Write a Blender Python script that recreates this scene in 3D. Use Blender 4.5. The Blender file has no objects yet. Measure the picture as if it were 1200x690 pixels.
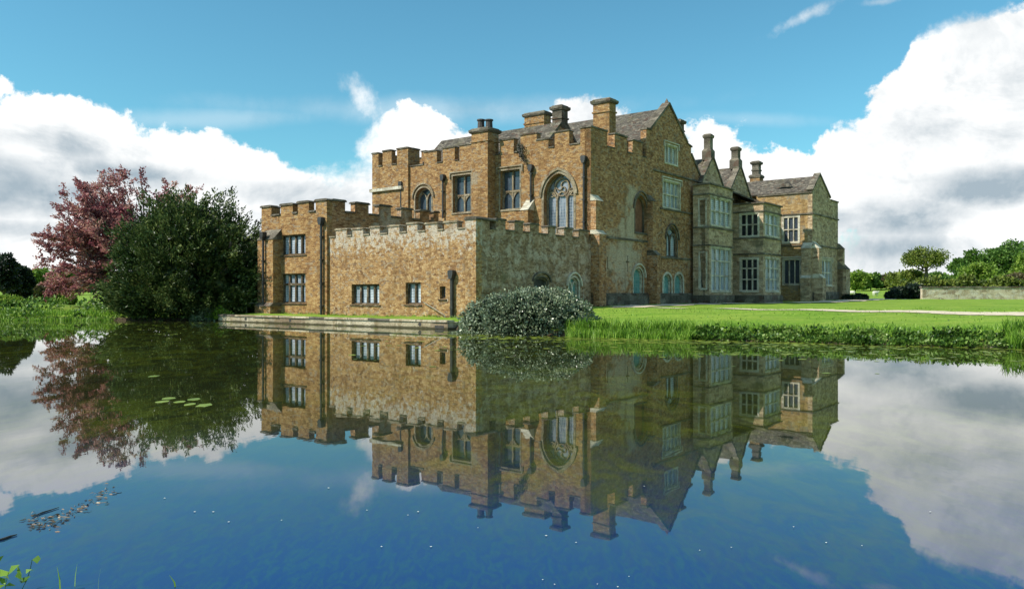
import bpy, math, random
import numpy as np
from mathutils import Vector, Matrix
from mathutils.geometry import tessellate_polygon
random.seed(7)
rng = np.random.default_rng(11)
S = bpy.context.scene
COL = S.collection
rad = math.radians

# ---------------------------------------------------------------- survey frame
# camera stands at world (0,0,2) over the water (z=0) looking along +Y.
# The house has its own frame: origin at its near corner, axis a runs along the shaded
# long front, axis b along the sunlit short front.  World angle of axis a = ROT.
F = 940.0
CX, CY = 6.0, 61.0
ROT = math.atan2(.793, .609)
ca, sa = .609, .793
def wxy(a, b): return (CX + ca*a - sa*b, CY + sa*a + ca*b)
def Rp(px, py, b=0.0):          # a point sighted on a wall plane b = const -> (a, z)
    p = (px-600)/F
    a = (p*(CY+ca*b) - CX + sa*b)/(ca - sa*p)
    return a, 2+(345-py)/F*(CY+sa*a+ca*b)
def Lp(px, py, a=0.0):          # a point sighted on a wall plane a = const -> (b, z)
    p = (px-600)/F
    b = (CX + ca*a - p*(CY+sa*a))/(sa + ca*p)
    return b, 2+(345-py)/F*(CY+sa*a+ca*b)
def Ra(px, b=0.0): return Rp(px, 345, b)[0]
def Lb(px, a=0.0): return Lp(px, 345, a)[0]

# ---------------------------------------------------------------- node helpers
class NT:
    def __init__(s, tree): s.t = tree; s.n = tree.nodes; s.l = tree.links
    def node(s, typ, **kw):
        n = s.n.new(typ)
        for k, v in kw.items():
            if k.startswith('i_'):
                key = k[2:]
                key = int(key) if key.isdigit() else key.replace('_', ' ')
                s.put(n.inputs[key], v)
            else: setattr(n, k, v)
        return n
    def put(s, sock, v):
        if hasattr(v, 'links') or isinstance(v, bpy.types.NodeSocket): s.l.new(v, sock)
        else: sock.default_value = v
    def math(s, op, a, b=None, c=None, clamp=False):
        n = s.n.new('ShaderNodeMath'); n.operation = op; n.use_clamp = clamp
        s.put(n.inputs[0], a)
        if b is not None: s.put(n.inputs[1], b)
        if c is not None: s.put(n.inputs[2], c)
        return n.outputs[0]
    def mix(s, f, a, b, bt='MIX'):
        n = s.n.new('ShaderNodeMix'); n.data_type = 'RGBA'; n.blend_type = bt
        s.put(n.inputs[0], f)
        s.put(n.inputs[6], c4(a)); s.put(n.inputs[7], c4(b))
        return n.outputs[2]
    def step(s, v, lo, hi, o0=0.0, o1=1.0):
        n = s.n.new('ShaderNodeMapRange'); n.interpolation_type = 'SMOOTHSTEP'
        s.put(n.inputs[0], v); s.put(n.inputs[1], lo); s.put(n.inputs[2], hi)
        s.put(n.inputs[3], o0); s.put(n.inputs[4], o1)
        return n.outputs[0]
    def noise(s, vec, scale, detail=4, rough=.55, dist=0, dim='3D'):
        n = s.n.new('ShaderNodeTexNoise'); n.noise_dimensions = dim
        if vec is not None: s.l.new(vec, n.inputs['Vector'])
        n.inputs['Scale'].default_value = scale; n.inputs['Detail'].default_value = detail
        n.inputs['Roughness'].default_value = rough; n.inputs['Distortion'].default_value = dist
        return n
    def mapping(s, vec, scale=(1,1,1), loc=(0,0,0), rot=(0,0,0)):
        n = s.n.new('ShaderNodeMapping'); s.l.new(vec, n.inputs[0])
        n.inputs['Scale'].default_value = scale; n.inputs['Location'].default_value = loc
        n.inputs['Rotation'].default_value = rot
        return n.outputs[0]
    def ramp(s, f, stops, interp='LINEAR'):
        n = s.n.new('ShaderNodeValToRGB'); s.put(n.inputs[0], f)
        cr = n.color_ramp; cr.interpolation = interp
        while len(cr.elements) < len(stops): cr.elements.new(.5)
        for e, (p, c) in zip(cr.elements, stops): e.position = p; e.color = c4(c)
        return n.outputs[0]
def c4(c):
    return (c[0], c[1], c[2], 1.0) if isinstance(c, tuple) and len(c) == 3 else c
def new_mat(name):
    m = bpy.data.materials.new(name); m.use_nodes = True
    m.node_tree.nodes.clear()
    t = NT(m.node_tree)
    out = t.node('ShaderNodeOutputMaterial')
    bs = t.node('ShaderNodeBsdfPrincipled')
    t.l.new(bs.outputs[0], out.inputs[0])
    return m, t, bs, out
def set_bump(t, bs, h, strength=.5, dist=.05):
    b = t.node('ShaderNodeBump'); b.inputs['Strength'].default_value = strength
    b.inputs['Distance'].default_value = dist
    t.l.new(h, b.inputs['Height']); t.l.new(b.outputs[0], bs.inputs['Normal'])

def stone(name, dark, mid, light, mortar, bw=.42, bh=.17, patch=None, pthr=.56, pscale=.3, patch2=None,
          grad=None, rubble=.6, stain=.55, spots=(), psoft=.07, tide=False):
    """coursed stonework in metres over the wall's own uv; patches are lichen, limewash and worn render"""
    m, t, bs, out = new_mat(name)
    uv = t.node('ShaderNodeUVMap').outputs[0]
    geo = t.node('ShaderNodeNewGeometry')
    tc = t.node('ShaderNodeTexCoord'); ob = tc.outputs['Object']
    wob = t.noise(uv, 2.2, 2)
    off = t.node('ShaderNodeVectorMath', operation='SUBTRACT', i_0=wob.outputs['Color'], i_1=(.5,.5,.5))
    sc = t.node('ShaderNodeVectorMath', operation='MULTIPLY', i_0=off.outputs[0], i_1=(.16*rubble, .13*rubble, 0))
    uvd = t.node('ShaderNodeVectorMath', operation='ADD', i_0=uv, i_1=sc.outputs[0]).outputs[0]
    br = t.node('ShaderNodeTexBrick', offset=.5, squash=1.3, squash_frequency=3)
    t.l.new(uvd, br.inputs['Vector'])
    br.inputs['Scale'].default_value = 1; br.inputs['Brick Width'].default_value = bw
    br.inputs['Row Height'].default_value = bh; br.inputs['Mortar Size'].default_value = .012
    br.inputs['Mortar Smooth'].default_value = .3
    br.inputs['Color1'].default_value = (0,0,0,1); br.inputs['Color2'].default_value = (1,1,1,1)
    br.inputs['Mortar'].default_value = (.5,.5,.5,1)
    vo = t.node('ShaderNodeTexVoronoi', voronoi_dimensions='2D')
    vm = t.mapping(uvd, (1/bw*1.1, 1/bh*.95, 1)); t.l.new(vm, vo.inputs['Vector'])
    vo.inputs['Scale'].default_value = 1; vo.inputs['Randomness'].default_value = .9
    sep = t.node('ShaderNodeSeparateColor'); t.l.new(vo.outputs['Color'], sep.inputs[0])
    sep2 = t.node('ShaderNodeSeparateColor'); t.l.new(br.outputs['Color'], sep2.inputs[0])
    tone = t.math('ADD', t.math('MULTIPLY', sep.outputs[0], rubble*.4+.05), t.math('MULTIPLY', sep2.outputs[0], .6-rubble*.4))
    tone = t.math('ADD', tone, .175)
    n1 = t.noise(ob, 1.1, 5, .65); n2 = t.noise(ob, 11, 4, .75)
    tone = t.math('ADD', tone, t.math('MULTIPLY', t.math('SUBTRACT', n1.outputs[0], .5), .55))
    tone = t.math('ADD', tone, t.math('MULTIPLY', t.math('SUBTRACT', n2.outputs[0], .5), 1.6))
    col = t.ramp(tone, [(.06, dark), (.5, mid), (.92, light)])
    # odd stones of another bed
    odd = t.step(sep.outputs[1], .80, .9)
    col = t.mix(t.math('MULTIPLY', odd, .55), col, (.34, .29, .22))
    odd2 = t.step(sep.outputs[2], .9, .93)
    col = t.mix(t.math('MULTIPLY', odd2, .5), col, (.12, .055, .035))
    col = t.mix(t.math('MULTIPLY', br.outputs['Fac'], .6*(1.2-rubble)), col, mortar)
    if patch:
        pn = t.noise(ob, pscale, 7, .68, .4)
        v = pn.outputs[0]
        if grad:   # band of wear at a height on the wall
            sx = t.node('ShaderNodeSeparateXYZ'); t.l.new(ob, sx.inputs[0])
            band = t.math('MULTIPLY', t.step(sx.outputs[2], grad[0], grad[1]), t.step(sx.outputs[2], grad[2], grad[3], 1, 0))
            v = t.math('ADD', v, t.math('MULTIPLY', band, grad[4]))
        for (sp, sr, amt) in spots:
            dn = t.node('ShaderNodeVectorMath', operation='DISTANCE', i_0=ob, i_1=sp)
            v = t.math('ADD', v, t.step(dn.outputs['Value'], 0, sr, amt, 0))
        pf = t.math('MULTIPLY', t.step(v, pthr, pthr+psoft), t.step(n2.outputs[0], .34, .56, .35, 1))
        col = t.mix(t.math('MULTIPLY', pf, .85), col, patch)
    if patch2:
        pn2 = t.noise(t.mapping(ob, (1,1,1), (31, 7, 3)), .5, 6, .7)
        col = t.mix(t.step(pn2.outputs[0], .55, .7, 0, .7), col, patch2)
    st = t.noise(t.mapping(ob, (1.6, 1.6, .22)), 1, 4, .6)
    col = t.mix(t.step(st.outputs[0], .5, .75, 0, stain), col, tuple(x*.38 for x in mid))
    fine = t.noise(uv, 13, 3, .75)
    col = t.mix(t.step(fine.outputs[0], .52, .64, 0, .8), col, tuple(x*.35 for x in mid), 'MIX')
    if tide:
        sz = t.node('ShaderNodeSeparateXYZ'); t.l.new(ob, sz.inputs[0])
        tz = t.math('ADD', sz.outputs[2], t.math('MULTIPLY', t.math('SUBTRACT', n1.outputs[0], .5), .25))
        col = t.mix(t.step(tz, .05, .14, .85, 0), col, (.045,.042,.018))
    t.l.new(col, bs.inputs['Base Color'])
    bs.inputs['Roughness'].default_value = .92; bs.inputs['Specular IOR Level'].default_value = .15
    h = t.math('ADD', t.math('MULTIPLY', t.math('SUBTRACT', 1.0, br.outputs['Fac']), .7), t.math('MULTIPLY', tone, .8))
    h = t.math('ADD', h, t.math('MULTIPLY', fine.outputs[0], .5))
    set_bump(t, bs, h, .75, .05)
    return m

MT = {}
MT['gold'] = stone('golden_ironstone', (.13,.058,.028), (.385,.215,.09), (.60,.41,.20), (.26,.17,.085), .30, .135, rubble=.5,
                   patch=(.36,.31,.23), pthr=.6, pscale=.4)
MT['goldlow'] = stone('golden_rubble', (.13,.058,.028), (.41,.235,.10), (.63,.44,.23), (.28,.19,.10), .25, .13, rubble=.9,
                   patch=(.62,.57,.48), pthr=.575, pscale=2.6, psoft=.12, grad=(3.6, 5.6, 6.3, 7.0, .165))
MT['wing'] = stone('golden_wing', (.13,.058,.028), (.40,.222,.09), (.60,.41,.19), (.26,.17,.085), .30, .135, rubble=.6,
                   patch=(.38,.31,.2), pthr=.64, pscale=.8)
MT['grey'] = stone('grey_render_wall', (.10,.058,.033), (.34,.22,.125), (.62,.46,.32), (.3,.27,.2), .3, .13, rubble=.95,
                   patch=(.66,.54,.43), pthr=.51, pscale=1.3, patch2=(.14,.12,.05), grad=(1.5, 3, 5.0, 6.1, .05), psoft=.16)
MT['brown'] = stone('brown_ironstone', (.11,.046,.021), (.43,.225,.10), (.72,.47,.26), (.22,.16,.10), .30, .14, rubble=.75,
                   patch=(.58,.50,.38), pthr=.58, pscale=.9, psoft=.18, patch2=(.17,.13,.075),
                   spots=(((5.2,0,4.2), 4.8, .30), ((6.6,0,8.0), 3.2, .24), ((17,0,4.2), 3.2, .14), ((2,0,4), 2.5, .1)))
MT['bay'] = stone('pale_bay_stone', (.19,.11,.06), (.53,.38,.23), (.78,.61,.42), (.36,.32,.24), .5, .2, rubble=.45,
                   patch=(.24,.17,.10), pthr=.58, pscale=.6, patch2=(.13,.12,.075))
MT['wingfar'] = stone('far_wing_stone', (.19,.105,.045), (.44,.275,.115), (.60,.44,.23), (.36,.31,.22), .4, .17, rubble=.5,
                   patch=(.27,.25,.2), pthr=.52, pscale=.35, patch2=(.2,.19,.12))
MT['trim'] = stone('dressed_limestone', (.42,.37,.28), (.66,.60,.47), (.78,.74,.62), (.5,.46,.36), .7, .3, rubble=.1, stain=.6)
MT['trimdark'] = stone('weathered_coping', (.06,.05,.038), (.14,.12,.092), (.28,.25,.20), (.2,.18,.14), .8, .4, rubble=.2,
                   patch=(.14,.15,.06), pthr=.6, pscale=1.2)
MT['wintrim'] = stone('weathered_dressings', (.14,.10,.06), (.30,.235,.15), (.48,.41,.30), (.5,.46,.36), .5, .3, rubble=.1, stain=.5)
MT['darktrim'] = stone('dark_window_stone', (.04,.03,.02), (.09,.066,.04), (.17,.13,.085), (.2,.18,.14), .5, .3, rubble=.1, stain=.3)
MT['quay'] = stone('quay_stone', (.27,.21,.13), (.50,.42,.28), (.66,.58,.43), (.4,.33,.22), 1.4, .6, rubble=.1, stain=.7,
                   patch=(.26,.19,.10), pthr=.55, pscale=1.0, tide=True)
MT['garden'] = stone('garden_wall_stone', (.20,.14,.07), (.62,.52,.35), (.82,.75,.58), (.4,.35,.26), .7, .32, rubble=1.0,
                   patch=(.66,.61,.50), pthr=.5, pscale=2.0, stain=.3)
MT['brickred'] = stone('old_red_brick', (.12,.05,.03), (.26,.11,.065), (.36,.18,.11), (.3,.26,.2), .23, .075, rubble=.1)
MT['slate'] = stone('stone_slates', (.05,.043,.036), (.125,.108,.088), (.24,.215,.175), (.02,.018,.015), .3, .2, rubble=.4,
                   patch=(.26,.245,.20), pthr=.63, pscale=1.2, patch2=(.11,.10,.05), stain=.3)

def simple(name, col, rough=.6, metal=0, noise=None, spec=.5, nscale=3.0):
    m, t, bs, out = new_mat(name)
    if noise:
        tc = t.node('ShaderNodeTexCoord')
        n = t.noise(tc.outputs['Object'], nscale, 5, .65)
        t.l.new(t.mix(t.step(n.outputs[0], .35, .65), col, noise), bs.inputs['Base Color'])
    else: bs.inputs['Base Color'].default_value = c4(col)
    bs.inputs['Roughness'].default_value = rough; bs.inputs['Metallic'].default_value = metal
    bs.inputs['Specular IOR Level'].default_value = spec
    return m
MT['lead'] = simple('lead_pipe', (.016,.016,.018), .5, 0, (.045,.043,.04))
MT['flat'] = simple('lead_flat_roof', (.12,.12,.12), .7, 0, (.2,.19,.17))
MT['iron'] = simple('iron_rail', (.16,.14,.10), .6, 0, (.3,.28,.22))
MT['bark'] = simple('bark', (.05,.038,.028), .9, 0, (.12,.095,.07), nscale=5)
MT['beechbark'] = simple('beech_bark', (.05,.035,.035), .9, 0, (.10,.08,.075), nscale=5)
MT['twig'] = simple('wet_twig', (.03,.022,.016), .6, 0, (.08,.06,.04), nscale=12)
MT['gravel'] = simple('pale_gravel', (.56,.46,.31), .95, 0, (.68,.58,.43), nscale=2)
MT['niche'] = simple('red_brown_blocking', (.17,.07,.04), .9, 0, (.26,.12,.07))
MT['door'] = simple('blue_green_joinery', (.10,.19,.17), .5, 0, (.14,.24,.21))
MT['holeshade'] = simple('opening_shade', (.028,.024,.02), .7, 0, (.05,.042,.034))  # near-black colour stands for the shade inside openings
MT['pot'] = simple('sooty_clay', (.03,.028,.027), .8, 0, (.07,.06,.055))
MT['sheep'] = simple('fleece', (.62,.58,.48), .95, 0, (.74,.70,.6), nscale=8)
MT['sheepface'] = simple('sheep_face', (.35,.31,.25), .9)

def glass(name, base, lead, pane=(.14,.19), bright=.0, curtain=None):
    m, t, bs, out = new_mat(name)
    uv = t.node('ShaderNodeUVMap').outputs[0]
    br = t.node('ShaderNodeTexBrick', offset=0.0)
    t.l.new(uv, br.inputs['Vector'])
    br.inputs['Scale'].default_value = 1; br.inputs['Brick Width'].default_value = pane[0]
    br.inputs['Row Height'].default_value = pane[1]; br.inputs['Mortar Size'].default_value = .011
    br.inputs['Color1'].default_value = (0,0,0,1); br.inputs['Color2'].default_value = (1,1,1,1)
    tc = t.node('ShaderNodeTexCoord')
    n = t.noise(tc.outputs['Object'], 1.3, 3, .6)
    col = t.mix(n.outputs[0], base, tuple(x*2.0 for x in base))
    if curtain:
        cn = t.noise(t.mapping(tc.outputs['Object'], (1,1,.12)), 2.6, 3, .6)
        col = t.mix(t.step(cn.outputs[0], .42, .56), col, curtain)
    sp = t.node('ShaderNodeSeparateColor'); t.l.new(br.outputs['Color'], sp.inputs[0])
    col = t.mix(t.math('MULTIPLY', sp.outputs[0], .5), col, tuple(min(1, x*2.4+.02) for x in base))
    col = t.mix(br.outputs['Fac'], col, lead)
    t.l.new(col, bs.inputs['Base Color'])
    t.l.new(t.mix(br.outputs['Fac'], (.09,.09,.09), (.6,.6,.6)), bs.inputs['Roughness'])
    bs.inputs['IOR'].default_value = 1.5
    # each quarry leans its own way in the leads
    w = t.noise(tc.outputs['Object'], 3.0, 2)
    set_bump(t, bs, t.math('ADD', t.math('MULTIPLY', sp.outputs[0], .5), t.math('MULTIPLY', w.outputs[0], 1.0)), .3, .06)
    return m
MT['glass'] = glass('leaded_glass', (.025,.035,.05), (.02,.02,.02))
MT['glasspale'] = glass('leaded_glass_over_blinds', (.16,.19,.23), (.07,.07,.07), curtain=(.62,.66,.72))
MT['glassdark'] = glass('dark_casement_glass', (.008,.009,.012), (.015,.015,.015), pane=(.3,.4))
MT['glassgreen'] = glass('green_arched_glass', (.07,.17,.16), (.20,.30,.27), pane=(.3,.3))
MT['chapel'] = glass('patterned_chapel_glass', (.03,.04,.06), (.30,.31,.33), pane=(.16,.24), curtain=(.26,.28,.33))

# ---------------------------------------------------------------- mesh helpers
class MB:
    def __init__(s): s.v = []; s.f = []; s.m = []; s.cm = 0
    def add(s, vs, fs):
        o = len(s.v); s.v += [tuple(x) for x in vs]; s.f += [tuple(i+o for i in f) for f in fs]
        s.m += [s.cm]*len(fs)
    def box(s, x0, x1, y0, y1, z0, z1):
        x0, x1 = sorted((x0, x1)); y0, y1 = sorted((y0, y1)); z0, z1 = sorted((z0, z1))
        s.add([(x0,y0,z0),(x1,y0,z0),(x1,y1,z0),(x0,y1,z0),(x0,y0,z1),(x1,y0,z1),(x1,y1,z1),(x0,y1,z1)],
              [(0,3,2,1),(4,5,6,7),(0,1,5,4),(1,2,6,5),(2,3,7,6),(3,0,4,7)])
    def frus(s, x0, x1, y0, y1, z0, z1, ins):      # box whose top is drawn in by ins
        s.add([(x0,y0,z0),(x1,y0,z0),(x1,y1,z0),(x0,y1,z0),(x0+ins,y0+ins,z1),(x1-ins,y0+ins,z1),(x1-ins,y1-ins,z1),(x0+ins,y1-ins,z1)],
              [(0,3,2,1),(4,5,6,7),(0,1,5,4),(1,2,6,5),(2,3,7,6),(3,0,4,7)])
    def prism(s, polys, mp, d0, d1):
        """polys[0] outline, rest holes, all as (h,z); mp(h,z,d)->xyz"""
        pts = [p for poly in polys for p in poly]
        tris = tessellate_polygon([[Vector((p[0], p[1], 0)) for p in poly] for poly in polys])
        n = len(pts)
        vs = [mp(h, z, d0) for h, z in pts]+[mp(h, z, d1) for h, z in pts]
        fs = []
        for tr in tris:
            a, b, c = [Vector(pts[i]) for i in tr]
            ar = (b-a).cross(c-a) if False else (b.x-a.x)*(c.y-a.y)-(b.y-a.y)*(c.x-a.x)
            if abs(ar) < 1e-9: continue
            fs.append(tuple(tr)); fs.append(tuple(i+n for i in tr))
        o = 0
        for poly in polys:
            k = len(poly)
            for i in range(k):
                j = (i+1) % k
                fs.append((o+i, o+j, o+j+n, o+i+n))
            o += k
        s.add(vs, fs)
    def bar(s, mp, pts, w, d0, d1, closed=False):
        """a moulding of width w that follows pts in the wall plane"""
        n = len(pts); P = [Vector(p) for p in pts]; L = []; Rr = []
        for i in range(n):
            if closed: a, b = P[i-1], P[(i+1) % n]
            else: a, b = P[max(i-1,0)], P[min(i+1,n-1)]
            d1v = (P[i]-a); d2v = (b-P[i])
            if d1v.length < 1e-9: d1v = d2v
            if d2v.length < 1e-9: d2v = d1v
            d1v = d1v.normalized(); d2v = d2v.normalized()
            t = d1v+d2v
            if t.length < 1e-6: t = d1v
            t = t.normalized(); nn = Vector((-t.y, t.x))
            c = max(.45, abs(nn.dot(Vector((-d1v.y, d1v.x)))))
            L.append(P[i]+nn*w/2/c); Rr.append(P[i]-nn*w/2/c)
        vs = []
        for i in range(n):
            vs += [mp(L[i].x, L[i].y, d0), mp(Rr[i].x, Rr[i].y, d0), mp(Rr[i].x, Rr[i].y, d1), mp(L[i].x, L[i].y, d1)]
        fs = []
        for i in range(n if closed else n-1):
            j = (i+1) % n
            for k in range(4): fs.append((i*4+k, i*4+(k+1)%4, j*4+(k+1)%4, j*4+k))
        if not closed: fs += [(0,1,2,3), (n*4-4, n*4-1, n*4-2, n*4-3)]
        s.add(vs, fs)
    def tube(s, pts, rs, seg=8, cap=True):
        P = [Vector(p) for p in pts]; n = len(P); vs = []
        if not hasattr(rs, '__len__'): rs = [rs]*n
        for i in range(n):
            t = (P[min(i+1,n-1)]-P[max(i-1,0)])
            t = t.normalized() if t.length > 1e-9 else Vector((0,0,1))
            u = t.cross(Vector((0,0,1)) if abs(t.z) < .9 else Vector((1,0,0))).normalized(); w = t.cross(u)
            for k in range(seg):
                an = 2*math.pi*k/seg
                vs.append(P[i]+(u*math.cos(an)+w*math.sin(an))*rs[i])
        fs = [(i*seg+k, i*seg+(k+1)%seg, (i+1)*seg+(k+1)%seg, (i+1)*seg+k) for i in range(n-1) for k in range(seg)]
        if cap: fs += [tuple(range(seg)), tuple(range((n-1)*seg, n*seg))]
        s.add(vs, fs)
    def build(s, name, mats, parent=None, smooth=False, uv=True):
        me = bpy.data.meshes.new(name)
        v = s.v
        if parent is not None and 'o' in parent: o = parent['o']; v = [(x[0]-o[0], x[1]-o[1], x[2]-o[2]) for x in v]
        me.from_pydata(v, [], s.f)
        import bmesh
        bm = bmesh.new(); bm.from_mesh(me)
        bmesh.ops.recalc_face_normals(bm, faces=bm.faces)
        if uv:
            ul = bm.loops.layers.uv.new('UVMap'); Z = Vector((0,0,1))
            for f in bm.faces:
                nn = f.normal
                if abs(nn.z) > .985: tt, bb = Vector((1,0,0)), Vector((0,1,0))
                else:
                    tt = Z.cross(nn).normalized(); bb = nn.cross(tt)
                for lp in f.loops:
                    lp[ul].uv = (lp.vert.co.dot(tt), lp.vert.co.dot(bb))
        bm.to_mesh(me); bm.free()
        if not isinstance(mats, (list, tuple)): mats = [mats]
        for m in mats: me.materials.append(m)
        if len(mats) > 1: me.polygons.foreach_set('material_index', s.m[:len(me.polygons)])
        if smooth: me.polygons.foreach_set('use_smooth', [True]*len(me.polygons))
        ob = bpy.data.objects.new(name, me); COL.objects.link(ob)
        if parent is not None: ob.parent = parent['e'] if isinstance(parent, dict) else parent
        return ob

def tag(o, label=None, cat=None, group=None, kind=None):
    if label: o['label'] = label
    if cat: o['category'] = cat
    if group: o['group'] = group
    if kind: o['kind'] = kind
    return o
def empty(name, loc, rz=0):
    o = bpy.data.objects.new(name, None); COL.objects.link(o)
    o.location = loc; o.rotation_euler = (0,0,rz); o.empty_display_size = .5
    return o
def house_root(name, a, b, z, label, cat, group=None):
    x, y = wxy(a, b)
    e = empty(name, (x, y, z), ROT); tag(e, label, cat, group)
    return {'e': e, 'o': (a, b, z)}
class Sub(dict): pass
def under(root, ob):           # root for a sub-part: same offset, other parent
    return {'e': ob, 'o': root['o']}
def mpL(c): return lambda h, z, d: (c+d, h, z)
def mpR(c): return lambda h, z, d: (h, c+d, z)
def MP(pl, c): return mpL(c) if pl == 'L' else mpR(c)
def sight(pl, px, py, c): return Lp(px, py, c) if pl == 'L' else Rp(px, py, c)

def arch_pts(h0, h1, z0, zs, za, n=9):
    """pointed or round-headed opening outline"""
    w = (h1-h0)/2; r = za-zs; pts = [(h0, z0), (h1, z0)]
    if r >= w*1.02:
        Rr = (w*w+r*r)/(2*w)
        th = math.atan2(r, Rr-w) if Rr > w else math.pi/2
        th = math.asin(min(1, r/Rr))
        for i in range(n+1):
            a = th*i/n; pts.append((h1-Rr+Rr*math.cos(a), zs+Rr*math.sin(a)))
        for i in range(n-1, -1, -1):
            a = th*i/n; pts.append((h0+Rr-Rr*math.cos(a), zs+Rr*math.sin(a)))
    else:
        for i in range(2*n+1):
            a = math.pi*i/(2*n); pts.append((h0+w+w*math.cos(a), zs+r*math.sin(a)))
    return pts

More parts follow.
